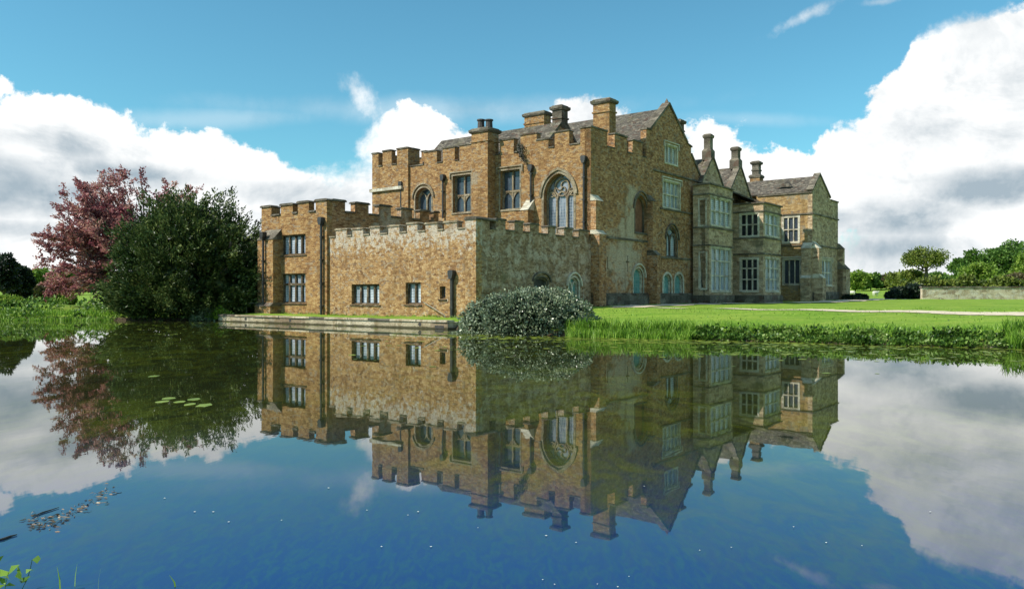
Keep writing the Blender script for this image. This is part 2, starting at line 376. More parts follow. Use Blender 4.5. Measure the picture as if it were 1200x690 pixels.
class Wall:
    def __init__(s, root, pl, c, thick, mat): s.root=root; s.pl=pl; s.c=c; s.th=thick; s.mat=mat; s.holes=[]; s.mp=MP(pl,c)
    def build(s, outline, name='wall', label=None):
        mb = MB(); mb.prism([outline]+s.holes, s.mp, 0, s.th)
        o = mb.build(name, s.mat, s.root)
        if label: o['label'] = label
        return o
    def rect(s, x0, y0, x1, y1, nl=2, transoms=(), gl='glass', fr='trim', heads=None, hood=True, deep=.3, mw=.11, sur=.16,
             label=None, sightc=None):
        """window sighted by its px corners; transoms as fractions from the bottom; heads: row indexes with arched lights"""
        A = sight(s.pl, x0, y0, s.c); B = sight(s.pl, x1, y1, s.c)
        A2 = sight(s.pl, x0, y1, s.c)
        h0, h1 = sorted((A[0], B[0])); z1 = (A[1]+sight(s.pl, x1, y0, s.c)[1])/2 if False else sight(s.pl, (x0+x1)/2, y0, s.c)[1]
        z0 = sight(s.pl, (x0+x1)/2, y1, s.c)[1]
        return s.rect_m(h0, h1, z0, z1, nl, transoms, gl, fr, heads, hood, deep, mw, sur, label)
    def rect_m(s, h0, h1, z0, z1, nl=2, transoms=(), gl='glass', fr='trim', heads=None, hood=True, deep=.3, mw=.11, sur=.16, label=None):
        s.holes.append([(h0,z0),(h1,z0),(h1,z1),(h0,z1)])
        mp = s.mp; mb = MB()
        if sur > 0:
            g = sur/2
            mb.bar(mp, [(h0-g+.02,z0-g+.02),(h1+g-.02,z0-g+.02),(h1+g-.02,z1+g-.02),(h0-g+.02,z1+g-.02)], sur, -.03, .05, True)
        e = .05
        mb.bar(mp, [(h0+e,z0+e),(h1-e,z0+e),(h1-e,z1-e),(h0+e,z1-e)], .1, deep-.16, deep+.03, True)
        W = h1-h0; H = z1-z0
        zz = [z0]+[z0+H*t for t in transoms]+[z1]
        for i in range(1, nl):
            x = h0+W*i/nl
            mb.bar(mp, [(x,z0+.08),(x,z1-.08)], mw, deep-.14, deep+.02)
        for t in zz[1:-1]: mb.bar(mp, [(h0+.08,t),(h1-.08,t)], mw, deep-.145, deep+.024)
        if heads:
            for r in heads:
                zt = zz[r+1]-.05
                for i in range(nl):
                    xa = h0+W*i/nl+.07; xb = h0+W*(i+1)/nl-.07
                    q = arch_pts(xa, xb, zt-.6, zt-(xb-xa)*.8, zt-.04, 5)[2:]
                    # spandrel plate with the arch cut from it
                    outl = [(xa-.03, zt+.02), (xa-.03, zt-(xb-xa)*.8)]+[(p[0], p[1]) for p in reversed(q)]+[(xb+.03, zt-(xb-xa)*.8), (xb+.03, zt+.02)]
                    mb.prism([outl], mp, deep-.1, deep+.015)
        mb.bar(mp, [(h0-.12,z0-.08),(h1+.12,z0-.08)], .1, -.07, .1)
        if hood:
            g = .26
            mb.bar(mp, [(h0-g,z1-.25),(h0-g,z1+g),(h1+g,z1+g),(h1+g,z1-.25)], .1, -.12, .02)
        w = mb.build('window', MT[fr], s.root)
        if label: w['label'] = label
        gb = MB(); gb.add([mp(h0,z0,deep), mp(h1,z0,deep), mp(h1,z1,deep), mp(h0,z1,deep)], [(0,1,2,3)])
        gb.add([mp(h0,z0,deep+.03), mp(h1,z0,deep+.03), mp(h1,z1,deep+.03), mp(h0,z1,deep+.03)], [(3,2,1,0)])
        gb.build('glass', MT[gl], under(s.root, w))
        return w
    def arch(s, x0, y0, x1, y1, spring=.6, nl=1, gl='glass', fr='trim', hood=True, deep=.3, sur=.14, label=None, name='window', hoodw=.12):
        h0, h1 = sorted((sight(s.pl, x0, y1, s.c)[0], sight(s.pl, x1, y1, s.c)[0]))
        xm = (x0+x1)/2
        za = sight(s.pl, xm, y0, s.c)[1]; z0 = sight(s.pl, xm, y1, s.c)[1]
        zs = z0+(za-z0)*spring
        return s.arch_m(h0, h1, z0, zs, za, nl, gl, fr, hood, deep, sur, label, name, hoodw)
    def arch_m(s, h0, h1, z0, zs, za, nl=1, gl='glass', fr='trim', hood=True, deep=.3, sur=.14, label=None, name='window', hoodw=.12, tracery=False):
        mp = s.mp
        hole = arch_pts(h0, h1, z0, zs, za)
        s.holes.append(hole)
        mb = MB()
        if sur > 0:
            o = arch_pts(h0-sur/2+.02, h1+sur/2-.02, z0-sur/2+.02, zs, za+sur/2)
            mb.bar(mp, o, sur, -.03, .05, True)
        i_ = arch_pts(h0+.05, h1-.05, z0+.05, zs, za-.06)
        mb.bar(mp, i_, .1, deep-.16, deep+.03, True)
        W = h1-h0
        if nl > 1:
            zt = zs if not tracery else zs-.1
            for i in range(1, nl):
                x = h0+W*i/nl; mb.bar(mp, [(x,z0+.05),(x,zt)], .13, deep-.15, deep+.02)
            for i in range(nl):
                xa = h0+W*i/nl+.05; xb = h0+W*(i+1)/nl-.05
                q = arch_pts(xa, xb, z0, zt-.1, zt+(xb-xa)*(.55), 6)[2:]
                mb.bar(mp, q, .11, deep-.14, deep+.02)
        if tracery:
            cx = (h0+h1)/2; cz = zs+(za-zs)*.40; r = W*.235
            mb.bar(mp, [(cx+r*math.cos(k*math.pi/12), cz+r*math.sin(k*math.pi/12)) for k in range(24)], .11, deep-.15, deep+.021, True)
            for k in range(3):   # whirling daggers in the circle
                a0 = k*2*math.pi/3+.5
                q = []
                for u in range(9):
                    tt = u/8; rr = r*tt; an = a0+tt*1.9
                    q.append((cx+rr*math.cos(an), cz+rr*math.sin(an)))
                mb.bar(mp, q, .07, deep-.12, deep+.02)
            for sg in (-1, 1):
                mb.bar(mp, [(cx+sg*W/6, zs-.1), (cx+sg*W*.30, zs+.15), (cx+sg*W*.40, zs+(za-zs)*.3)], .09, deep-.13, deep+.019)
                q = [(cx+sg*(W*.33+.16*W*math.cos(k*math.pi/6)*.55), zs+(za-zs)*.16+.1*W*math.sin(k*math.pi/6)) for k in range(12)]
                mb.bar(mp, q, .06, deep-.12, deep+.017, True)
            mb.bar(mp, [(cx, cz+r), (cx, za-.1)], .08, deep-.12, deep+.018)
        if hood:
            o = arch_pts(h0-.26, h1+.26, z0, zs, za+.34)[2:]
            mb.bar(mp, o, hoodw, -.14, .02)
        mb.bar(mp, [(h0-.1,z0-.08),(h1+.1,z0-.08)], .1, -.07, .1)
        w = mb.build(name, MT[fr], s.root)
        if label: w['label'] = label
        gb = MB(); gb.prism([hole], mp, deep, deep+.03)
        gb.build('glass' if gl.startswith('g') or gl == 'chapel' else 'panel', MT[gl], under(s.root, w))
        return w

def jz(a): return .045*math.sin(a*91.7)
def crenel(h0, h1, zlow, zbot, ztop, merlons):
    """wall outline with its top cut into merlons [(ha,hb[,ztop])]"""
    pts = [(h0, zlow), (h1, zlow)]
    ms = sorted(merlons, key=lambda m: -m[1])
    cur = h1
    top = []
    for m in ms:
        a, b = m[0], m[1]; zt = (m[2] if len(m) > 2 else ztop)+jz(a)
        if b < cur-1e-4: top += [(cur, zbot), (b, zbot)]
        top += [(b, zt), (a, zt)]
        cur = a
    if cur > h0+1e-4: top += [(cur, zbot), (h0, zbot)]
    out = pts+top
    res = []
    for p in out:
        if not res or (abs(p[0]-res[-1][0])+abs(p[1]-res[-1][1])) > 1e-4: res.append(p)
    return res
def coping(root, mp, th, h0, h1, zbot, ztop, merlons, mat='trimdark', ov=.07, t=.13, name='coping'):
    rr = random.Random(int(abs(h0*7+zbot*13)))
    def slab(a, b, z, o, tt):
        j = rr.uniform(-.015, .015); mb = MB(); e = .002
        mb.prism([[(a-o+j, z+e), (b+o+j, z+e), (b+o+j, z+tt*.5), (b-o*.6, z+tt), (a+o*.6, z+tt), (a-o+j, z+tt*.5)]], mp, -ov, th+ov)
        mb.build(name, MT[mat], root)
    cur = h0
    for m in sorted(merlons):
        zt = (m[2] if len(m) > 2 else ztop)+jz(m[0])
        slab(m[0], m[1], zt, ov, t)
        if m[0] > cur+.2: slab(cur+.03, m[0]-.03, zbot, 0, t*.8)
        cur = m[1]
    if cur < h1-.2: slab(cur+.03, h1-.03, zbot, 0, t*.8)

def string(root, mp, pts, w=.16, proud=.12, mat='trimdark'):
    mb = MB(); mb.bar(mp, pts, w, -proud, .03); return mb.build('string_course', MT[mat], root)
def downpipe(root, pl, c, px, y0, y1, r=.075):
    h, z1 = sight(pl, px, y0, c); z0 = sight(pl, px, y1, c)[1]; mp = MP(pl, c); mb = MB()
    d = -.17
    mb.tube([mp(h, z0, d), mp(h, z1, d)], r, 8)
    k = z0+.6
    while k < z1-.3:
        p0 = mp(h-.13, k, d-.1); p1 = mp(h+.13, k+.08, .02); mb.box(p0[0], p1[0], p0[1], p1[1], p0[2], p1[2])
        k += 1.7
    o = mb.build('downpipe', MT['lead'], root)
    hb = MB()
    hb.prism([[(h-.11, z1-.1), (h+.11, z1-.1), (h+.2, z1+.16), (h+.21, z1+.4), (h+.13,z1+.46), (h-.13,z1+.46), (h-.21, z1+.4), (h-.2, z1+.16)]], mp, -.36, .02)
    hb.build('hopper_head', MT['lead'], under(root, o))
    return o

def chimney(root, a0, a1, b0, b1, z0, z1, mat='gold', pots=0, slim=False, label=None, capk=1.0):
    if slim: capk = .55
    mb = MB(); mb.box(a0, a1, b0, b1, z0, z1)
    if slim:      # moulded foot under an ashlar shaft
        mb.box(a0-.14, a1+.14, b0-.14, b1+.14, z0, z0+.9)
        mb.frus(a0-.14, a1+.14, b0-.14, b1+.14, z0+.903, z0+1.1, .13)
    else:
        mb.box(a0-.08, a1+.08, b0-.08, b1+.08, z1-.75, z1-.62)
    o = mb.build('chimney', MT[mat], root)
    if label: o['label'] = label
    c = MB(); k = capk
    c.frus(a0-.1*k, a1+.1*k, b0-.1*k, b1+.1*k, z1+.003, z1+.12, -.08*k)
    c.box(a0-.18*k, a1+.18*k, b0-.18*k, b1+.18*k, z1+.123, z1+.3)
    c.frus(a0-.1*k, a1+.1*k, b0-.1*k, b1+.1*k, z1+.303, z1+.42, .1)
    c.build('cap', MT['trimdark'], under(root, o))
    for i in range(pots):
        p = MB(); n = pots
        if abs(b1-b0) >= abs(a1-a0): x, y = (a0+a1)/2, b0+(b1-b0)*(i+.5)/n
        else: x, y = a0+(a1-a0)*(i+.5)/n, (b0+b1)/2
        hh = .75+.12*((i*7) % 3)
        p.tube([(x,y,z1+.4),(x,y,z1+.5),(x,y,z1+.4+hh*.85),(x,y,z1+.4+hh*.86),(x,y,z1+.4+hh)], [.36,.3,.27,.35,.34], 10)
        p.build('chimney_pot', MT['pot'], under(root, o))
    return o
def roof_slab(root, quads, mat='slate', th=.14, name='roof'):
    mb = MB()
    for q in quads:
        P = [Vector(p) for p in q]
        n = (P[1]-P[0]).cross(P[2]-P[0]).normalized()
        if n.z < 0: n = -n
        k = len(P)
        mb.add(list(P)+[p-n*th for p in P], [tuple(range(k)), tuple(range(2*k-1, k-1, -1))]+[(i,(i+1)%k,(i+1)%k+k,i+k) for i in range(k)])
    return mb.build(name, MT[mat], root)
def buttress(root, pl, c, h0, h1, zb, steps, mat, capmat='trim'):
    """steps: [(ztop, projection)], from the ground up; sloped offsets between"""
    mp = MP(pl, c); mb = MB(); caps = []; z = zb
    for i, (zt, pr) in enumerate(steps):
        nx = steps[i+1][1] if i+1 < len(steps) else 0.0
        mb.prism([[(h0, z), (h1, z), (h1, zt), (h0, zt)]], mp, -pr, .05)
        sl = (pr-nx)*1.1
        # sloping weathering
        p = [mp(h0-.04, zt, -pr-.06), mp(h1+.04, zt, -pr-.06), mp(h1+.04, zt+sl, -nx), mp(h0-.04, zt+sl, -nx), mp(h0-.04, zt, .04), mp(h1+.04, zt, .04), mp(h1+.04, zt+sl, .04), mp(h0-.04, zt+sl, .04)]
        cap = MB(); caps.append(cap); cap.add(p, [(0,1,2,3), (0,4,5,1), (4,7,6,5), (0,3,7,4), (1,5,6,2), (3,2,6,7)])
        z = zt+.003
    o = mb.build('buttress', MT[mat], root)
    for cap in caps: cap.build('weathering', MT[capmat], under(root, o))
    return o
# ================================================================ THE HOUSE
ZB = .3
H = house_root('manor_house', 0, 0, 1.1, 'large rambling ironstone manor house with battlements, steep gables, tall chimneys and two-storey bays', 'manor house')
# ---- sunlit short front (plane a = 0)
W = Wall(H, 'L', 0, .55, MT['gold'])
W.rect(586, 199, 609.5, 245.5, 2, (.47,), 'glass', 'wintrim', heads=(0,), deep=.5, mw=.15, sur=.12)
W.rect(530.5, 205, 552, 249, 2, (.47,), 'glass', 'wintrim', heads=(0,), deep=.5, mw=.15, sur=.12)
h1, za = Lp(655, 203); b0 = Lb(672.5); b1 = Lb(637)
W.arch_m(b0, b1, Lp(655, 274)[1], Lp(655, 229)[1], za, 3, 'chapel', 'wintrim', True, .6, .2, 'great pointed three-light window with flowing tracery', hoodw=.2, tracery=True)
b0 = Lb(506); b1 = Lb(486.5)
W.arch_m(b0, b1, Lp(496, 256)[1], Lp(496, 232)[1], Lp(496, 220)[1], 2, 'glass', 'wintrim', True, .6, .14)
BL = Lb(438)
def mr(lst, c=0.0, pl='L'):
    out = []
    for m in lst:
        a, b = sorted((sight(pl, m[0], 200, c)[0], sight(pl, m[1], 200, c)[0])); out.append((a, b)+tuple(m[2:]))
    return out
ZM, ZE = 14.72, 13.55
mer = [(0, Lb(680))]+mr([(650,667),(610,629,14.85),(629,642.5,14.3),(586,602)])
mer = [m for m in mer]
merL = mr([(538.5,553),(519,533),(497,512,14.6)])
allm = mer+[(Lb(590)+.9, Lb(590)+.95)][:0]+merL
W.build(crenel(0, BL, ZB, ZE, ZM, allm), label='sunlit golden stone wall under battlements')
coping(H, mpL(0), .55, .1, Lb(470), ZE, ZM, allm)
# corner turret at the far end of the sunlit front
TB0, TB1 = Lb(480), BL
T = MB()
TZ, TZT = 13.9, 15.2
TW = Wall(H, 'L', -.2, .5, MT['gold'])
tm = [(TB0, TB0+(TB1-TB0)*.30), (TB0+(TB1-TB0)*.45, TB0+(TB1-TB0)*.70), (TB0+(TB1-TB0)*.82, TB1)]
TW.build(crenel(TB0, TB1, ZB, TZ, TZT, tm), label='front of the square corner turret')
coping(H, mpL(-.2), .5, TB0, TB1, TZ, TZT, tm)
tw = Wall(H, 'R', TB0, .45, MT['gold'])
ta = [(.303, 1.3), (2.0, 3.0), (3.7, 4.6)]
tw.build(crenel(.303, 4.6, 12.5, TZ, TZT, ta)); coping(H, mpR(TB0), .45, .4, 4.6, TZ, TZT, ta)
tw = Wall(H, 'R', TB1-.45, .447, MT['gold'])
tw.build(crenel(.303, 4.6, ZB, TZ, TZT, ta)); coping(H, mpR(TB1-.45), .45, .4, 4.6, TZ, TZT, ta)
tw = Wall(H, 'L', 4.605, .45, MT['gold']); tw.build(crenel(TB0, TB1, ZB, TZ, TZT, tm)); coping(H, mpL(4.605), .45, TB0, TB1, TZ, TZT, tm)
fm = MB(); fm.box(.31, 4.6, TB0+.46, TB1-.46, 13.2, 13.35); fm.build('roof', MT['flat'], H)
z_s = Lp(436, 224, -.2)[1]
string(H, mpL(-.2), [(Lb(472, -.2), z_s), (TB1+.15, z_s)], .28, .22, 'trim')
for px, y0, y1 in ((471.5, 219, 252), (520.5, 211, 256), (623.5, 200, 263), (685.5, 190, 270)): downpipe(H, 'L', 0, px, y0, y1, .09)
# chimney stack running up the front
bb0, bb1 = Lb(571.5, -1.0), Lb(552.5, -1.0)
chimney(H, -1.0, .45, bb0, bb1, ZB, Lp(560, 156, -1)[1], 'gold', pots=2, label='tall square chimney breast climbing the sunlit front')
buttress(H, 'L', 0, Lb(620.5, -.6), Lb(612, -.6), 5, [(Lp(616, 246, -.8)[1], .8)], 'gold')
# wiry climber on the wall
# ---- shaded long front, first part (plane b = 0)
AE = 19.6
W = Wall(H, 'R', .003, .55, MT['brown'])
W.rect(779.5, 171, 793.5, 192, 3, (), 'glasspale', 'trim', deep=.25)
W.rect(777, 213, 796.5, 244, 4, (.5,), 'glasspale', 'trim', deep=.25, hood=True)
W.arch(744, 229, 758.5, 273, .62, 1, 'niche', 'trimdark', True, .45, .1, 'deep pointed recess blocked with reddish stone')
W.arch(781, 267, 793.5, 301, .6, 2, 'glasspale', 'trimdark', True, .3, .14)
W.arch(742, 314, 754, 347, .66, 1, 'glassgreen', 'trim', True, .3, .1, 'green pointed window')
W.arch(777, 321, 787, 352, .72, 1, 'glassgreen', 'trim', False, .3, .2, 'green arched casement of a pair')
W.arch(790.5, 321, 800.5, 352, .72, 1, 'glassgreen', 'trim', False, .3, .2, 'green arched casement of a pair')
for px in (735.5, 712):      # arrow loops
    a, z = Rp(px, 308); w = .06
    if px == 735.5:
        W.holes.append([(a-w,z-.75),(a+w,z-.75),(a+w,z+.0),(a+.28,z),(a+.28,z+.13),(a+w,z+.13),(a+w,z+.6),(a-w,z+.6),(a-w,z+.13),(a-.28,z+.13),(a-.28,z),(a-w,z)])
    else: W.holes.append([(a-w,z-.5),(a+w,z-.5),(a+w,z+.5),(a-w,z+.5)])
ga = Ra(783.8); gz = Rp(783.8, 123)[1]
g0 = Ra(757.5); gzf = 16.0
g1 = 17.3
out = [(0.0, ZB), (AE, ZB), (AE, 13.2), (g1+.35, 15.0), (g1+.35, 15.7), (g1-.4, 15.9), (ga, gz), (g0+.75, gzf+.15), (g0+.75, gzf), (g0, gzf), (g0, ZE)]
rm = mr([(697,711.5),(720.5,735),(741.5,753)], 0, 'R'); rm[0] = (0.0, rm[0][1])
for m in reversed(rm): out += [(m[1], ZE), (m[1], ZM), (m[0], ZM), (m[0], ZE)]
out = [p for i, p in enumerate(out) if i == 0 or p != out[i-1]][:-1]
W.build(out, label='brown stone wall and tall gable of the shaded front')
cm = coping(H, mpR(.003), .55, .1, g0, ZE, ZM, rm)
gb = MB(); mp = mpR(.003)
for q in ([(g0+.6, gzf+.05), (ga, gz+.08)], [(ga, gz+.08), (g1-.5, 15.95)], [(g1+.35, 15.05), (AE+.02, 13.2)]): 
    q = [(x+(.06 if i else 0), z+.08) for i, (x, z) in enumerate(q)]
    gb.bar(mp, q, .2, -.1, .65)
gb.bar(mp, [(g0-.05, gzf+.08), (g0+.8, gzf+.08)], .14, -.08, .62)
gb.bar(mp, [(g1-.5, 15.98), (g1+.5, 15.8)], .14, -.08, .62)
gb.add([mp(ga-.15, gz+.1, 0), mp(ga+.15, gz+.1, 0), mp(ga+.15, gz+.1, .4), mp(ga-.15, gz+.1, .4), mp(ga, gz+.62, .2)], [(0,1,4), (1,2,4), (2,3,4), (3,0,4), (0,3,2,1)])
gb.build('gable_coping', MT['trimdark'], H)
B_ = string
string(H, mpR(.003), [(.1, Rp(700,277)[1]), (Ra(764), Rp(700,277)[1])], .16, .12)
zq = Rp(788, 205)[1]; string(H, mpR(.003), [(Ra(765), zq), (AE-.5, zq)], .14, .14)
zq = Rp(790, 247)[1]; string(H, mpR(.003), [(Ra(773), zq), (Ra(811), zq)], .14, .12)
zq = Rp(795, 303)[1]; string(H, mpR(.003), [(Ra(770), zq), (AE-.2, zq)], .14, .12)
string(H, mpR(.003), [(Ra(811), Rp(811, 250)[1]), (AE-.1, Rp(819, 265)[1])], .2, .15)
# plinth
pm = MB(); pm.prism([[(.0, ZB), (AE, ZB), (AE, 2.0), (.0, 2.0)]], mpR(.003), -.22, .0)
pm.prism([[(.0, 2.003), (AE, 2.003), (AE, 2.12), (.0, 2.12)]], mpR(.003), -.14, -.0); pm.build('plinth', MT['trimdark'], H)
buttress(H, 'R', 0.003, Ra(764.5, -.5), Ra(768.5, -.5), ZB, [(Rp(766, 300)[1], .95), (Rp(766, 238)[1], .55)], 'brown', 'trimdark')
buttress(H, 'R', 0.003, .0, 1.0, ZB, [(Rp(697, 275)[1], .75), (Rp(697, 236)[1], .45)], 'brown', 'trim')
# roofs of the main block
RA = ga; RZ = gz-.25
def rz(a): return RZ-abs(a-RA)*.83
roof_slab(H, [[(RA,.5,RZ),(RA,24.5,RZ),(6.0,24.5,rz(6.0)),(6.0,.5,rz(6.0))], [(RA,.5,RZ),(RA,24.5,RZ),(AE,24.5,rz(AE)),(AE,.5,rz(AE))]])
f2 = Lb(653, 0); ra2 = 4.4; rz2 = 16.6; fb = 5.7
roof_slab(H, [[(ra2,fb,rz2),(ra2,19.4,rz2),(1.15,19.4,rz2-3.25*.95),(1.15,fb,rz2-3.25*.95)], [(ra2,fb,rz2),(ra2,19.4,rz2),(8.4,19.4,rz2-4*.95),(8.4,fb,rz2-4*.95)]])
gw = Wall(H, 'R', fb-.3, .28, MT['brown']); gw.build([(1.2,12.6),(8.2,12.6),(8.2,rz2-3.7*.95+.1),(ra2,rz2+.12),(1.2,rz2-3.2*.95+.1)])
gb = MB(); gb.bar(mpR(fb-.3), [(.9,rz2-3.3*.95+.1),(ra2,rz2+.2),(8.5,rz2-4*.95+.1)], .22, -.08, .4); gb.build('gable_coping', MT['trimdark'], H)
chimney(H, ra2-.45, ra2+.5, fb-.35, fb+.6, rz2-.6, 17.55, 'trimdark')
x = Lb(630, RA); chimney(H, RA-.6, RA+.6, x-1.2, x+1.2, RZ-.6, 19.7, 'gold')
chimney(H, 5.0, 6.05, 1.34, 2.9, 13, 17.75, 'gold', label='broad square chimney behind the corner of the parapet')
a = Ra(799, 2.0); chimney(H, a-.4, a+.5, 2.0, 2.9, 15, Rp(799, 145, 2.0)[1], 'trimdark')
fl = MB(); fl.box(.56, 6.5, .56, 19.3, 12.9, 13.05); fl.build('roof', MT['flat'], H)
# blind back walls close the block
bk = MB(); bk.box(AE-.5, AE-.02, .56, 24.4, ZB, 13.0); bk.box(.56, AE-.51, 24.0, 24.45, ZB, 12.8); bk.build('wall', MT['brown'], H)
# parapet return and step-down at the right end of the gable (kneeler)
# ---- middle range, wall plane b = BM
BM = -.3
AM1 = 38.0
W = Wall(H, 'R', BM, .5, MT['bay'])
gaA = Ra(835, BM); gaB = Ra(867.3, BM); ZG = Rp(835, 184, BM)[1]
W.rect(866.5, 243, 876, 258, 2, (), 'glasspale', 'trim', hood=True, deep=.2)
ze = ZG-3.2*1.05
outl = [(AE+.003, ZB), (AM1, ZB), (AM1, 12.0), (gaB+3.3, ze), (gaB, ZG), (gaB-3.3, ze), (gaA+3.3, ze), (gaA, ZG), (gaA-2.7, ze+.6), (AE+.003, ze+.6)]
W.build(outl, label='grey gabled wall behind the two bays')
gb = MB()
for g, l in ((gaA, 2.8), (gaB, 3.3)): gb.bar(mpR(BM), [(g-l, ZG+.1-l*1.05), (g, ZG+.14), (g+3.3, ZG+.1-3.3*1.05)], .2, -.1, .55)
gb.build('gable_coping', MT['trimdark'], H)
for g in (gaA, gaB):
    roof_slab(H, [[(g,BM+.45,ZG-.1),(g,8,ZG-.1),(g-3.3,8,ze-.1),(g-3.3,BM+.45,ze-.1)], [(g,BM+.45,ZG-.1),(g,8,ZG-.1),(g+3.3,8,ze-.1),(g+3.3,BM+.45,ze-.1)]])
chimney(H, gaA-.33, gaA+.33, BM+.1, BM+.76, ZG-.3, Rp(833, 161, BM)[1], 'trimdark', slim=True)
chimney(H, gaB-.36, gaB+.36, BM+.1, BM+.82, ZG-.3, Rp(863, 175, BM)[1], 'trimdark', slim=True)
a = Ra(887.5, 2.5); z1 = Rp(887, 193, 2.5)[1]
chimney(H, a-.6, a+.6, 2.0, 3.2, 11, Rp(887, 209, 2.5)[1], 'gold', capk=.6); chimney(H, a-.42, a+.42, 2.2, 3.0, Rp(887, 209, 2.5)[1]+.42, z1, 'trimdark', slim=False)
roof_slab(H, [[(gaB+3.0,1.2,ze+1.2),(AM1,.2,ze+.2),(AM1,6,ze+.2),(gaB+3.0,6,ze+1.2)]])
# ---- bay windows
def bay(a0, a1, b, ztop, fr_lo, fr_hi, side_lo, side_hi, nlf, nls, label, strz, lamp=None):
    f = Wall(H, 'R', b, .4, MT['bay'])
    for (r, tr) in ((fr_lo, (.36, .7)), (fr_hi, (.52,))):
        h0, z0, h1, z1 = r; f.rect_m(h0, h1, z0, z1, nlf, tr, 'glasspale', 'trim', None, False, .2, .12, .14)
    f.build([(a0, ZB), (a1, ZB), (a1, ztop), (a0, ztop)], label=label)
    s_ = Wall(H, 'L', a0+.003, .4, MT['bay'])
    for (r, tr) in ((side_lo, (.36, .7)), (side_hi, (.52,))):
        h0, z0, h1, z1 = r; s_.rect_m(h0, h1, z0, z1, nls, tr, 'glassdark', 'trim', None, False, .2, .12, .14)
    s_.build([(b+.403, ZB), (BM, ZB), (BM, ztop), (b+.403, ztop)])
    e_ = Wall(H, 'L', a1-.4, .397, MT['bay']); e_.build([(b+.403, ZB), (BM, ZB), (BM, ztop), (b+.403, ztop)])
    th = .14
    for z in strz:
        pr = .16 if z > ztop-.3 else .11; m = MB()
        m.box(a0-pr, a1+pr, b-pr, b+.02, z, z+th); m.box(a0-pr, a0+.02, b+.021, BM-.003, z+.002, z+th-.002); m.box(a1-.02, a1+pr, b+.021, BM-.003, z+.002, z+th-.002)
        m.build('string_course', MT['trimdark'], H)
    p = MB(); p.box(a0-.15, a1+.15, b-.15, b-.003, ZB, 1.95); p.box(a0-.15, a0-.003, b+.0, BM-.003, ZB, 1.95); p.build('plinth', MT['trimdark'], H)
    q = MB(); q.box(a0+.1, a1-.1, b+.1, BM, ztop-.35, ztop-.25); q.build('roof', MT['flat'], H)
b1_ = -1.9
A0, A1 = Ra(831, b1_), Ra(858.5, b1_)
f = lambda x, y, b: Rp(x, y, b)
def rr(x0, y0, x1, y1, b): 
    xm = (x0+x1)/2
    return (Ra(x0, b), Rp(xm, y1, b)[1], Ra(x1, b), Rp(xm, y0, b)[1])
def rs(x0, y0, x1, y1, a):
    xm = (x0+x1)/2; q = sorted((Lb(x0, a), Lb(x1, a)))
    return (q[0], Lp(xm, y1, a)[1], q[1], Lp(xm, y0, a)[1])
zt = Rp(831, 216, b1_)[1]
bay(A0, A1, b1_, zt, rr(833.5, 291, 856, 341, b1_), rr(833, 233, 856, 265, b1_), rs(820, 296, 827.5, 338, A0), rs(819.5, 234, 827, 264, A0), 4, 1,
    'front of the nearer two-storey bay with tall mullioned windows', [zt, Rp(831, 228, b1_)[1], Rp(831, 267, b1_)[1], Rp(831, 288, b1_)[1]])
b2_ = -4.0
A0b, A1b = Ra(894.5, b2_), Ra(915, b2_)
zt = Rp(894, 238, b2_)[1]
bay(A0b, A1b, b2_, zt, rr(897, 303, 912.5, 341, b2_), rr(896.5, 251, 912.5, 277, b2_), rs(868, 303, 888, 341, A0b), rs(867.5, 250.5, 888.5, 277, A0b), 3, 3,
    'front of the farther bay beside the far wing', [zt, Rp(894, 248, b2_)[1], Rp(894, 279, b2_)[1], Rp(894, 298, b2_)[1]])
roof_slab(H, [[(A0b+.2,b2_+.3,zt+.15),(A1b-.1,b2_+.3,zt-.1),(A1b-.1,BM,zt+1.0),(A0b+.2,BM,zt+1.7)]])
# ---- far wing
bw = -5.2
AW = Ra(952, bw); AW1 = Ra(982, bw); zr = Rp(960.5, 205, bw)[1]; za_ = Rp(952, 224, bw)[1]
ar = Ra(960.5, bw)
W = Wall(H, 'L', AW+.003, .5, MT['wingfar'])
W.rect(917.5, 254, 936, 284, 3, (.5,), 'glass', 'trim', deep=.15, hood=False)
W.rect(918, 304, 937.5, 333, 3, (), 'glass', 'trim', deep=.25, hood=True)
W.build([(bw+.003, ZB), (1.0, ZB), (1.0, za_), (bw+.003, za_)], label='sunlit side of the far wing')
string(H, mpL(AW), [(bw, Rp(952, 250, bw)[1]), (0, Rp(952, 250, bw)[1])], .15, .12)
string(H, mpL(AW), [(bw, Rp(952, 287, bw)[1]), (-.0, Rp(952, 287, bw)[1])], .15, .14)
string(H, mpL(AW), [(bw, za_-.1), (0.9, za_-.1)], .15, .14)
W = Wall(H, 'R', bw, .5, MT['bay'])
W.rect(962.5, 305, 974.5, 334, 3, (.5,), 'glasspale', 'trim', deep=.2, hood=True)
zf = Rp(980, 237, bw)[1]; ak = Ra(973, bw)
W.build([(AW, ZB), (AW1, ZB), (AW1, zf), (ak, zf), (ak, Rp(973, 234, bw)[1]), (ar, zr), (AW, za_+.1)], label='gable end of the far wing')
gb = MB(); mp = mpR(bw); gb.bar(mp, [(AW-.15, za_+.1), (ar, zr+.12), (ak, zf+.3)], .2, -.1, .6); gb.bar(mp, [(ak+.1, zf+.05), (AW1+.1, zf+.05)], .14, -.1, .6); gb.build('gable_coping', MT['trimdark'], H)
for y in (250, 287):
    zq = Rp(952, y, bw)[1]; string(H, mpR(bw), [(AW-.1, zq), (AW1+.1, zq)], .15, .12)
k = 1.05
roof_slab(H, [[(ar,bw+.45,zr-.1),(ar,9,zr-.1),(AW-.1,9,za_+.03),(AW-.1,bw+.45,za_+.03)], [(ar,bw+.45,zr-.1),(ar,9,zr-.1),(AW1-.3,9,zf-.6),(AW1-.3,bw+.45,zf-.6)]])
d = MB(); db = Lb(920, AW+.8)   # little roof vent dormer
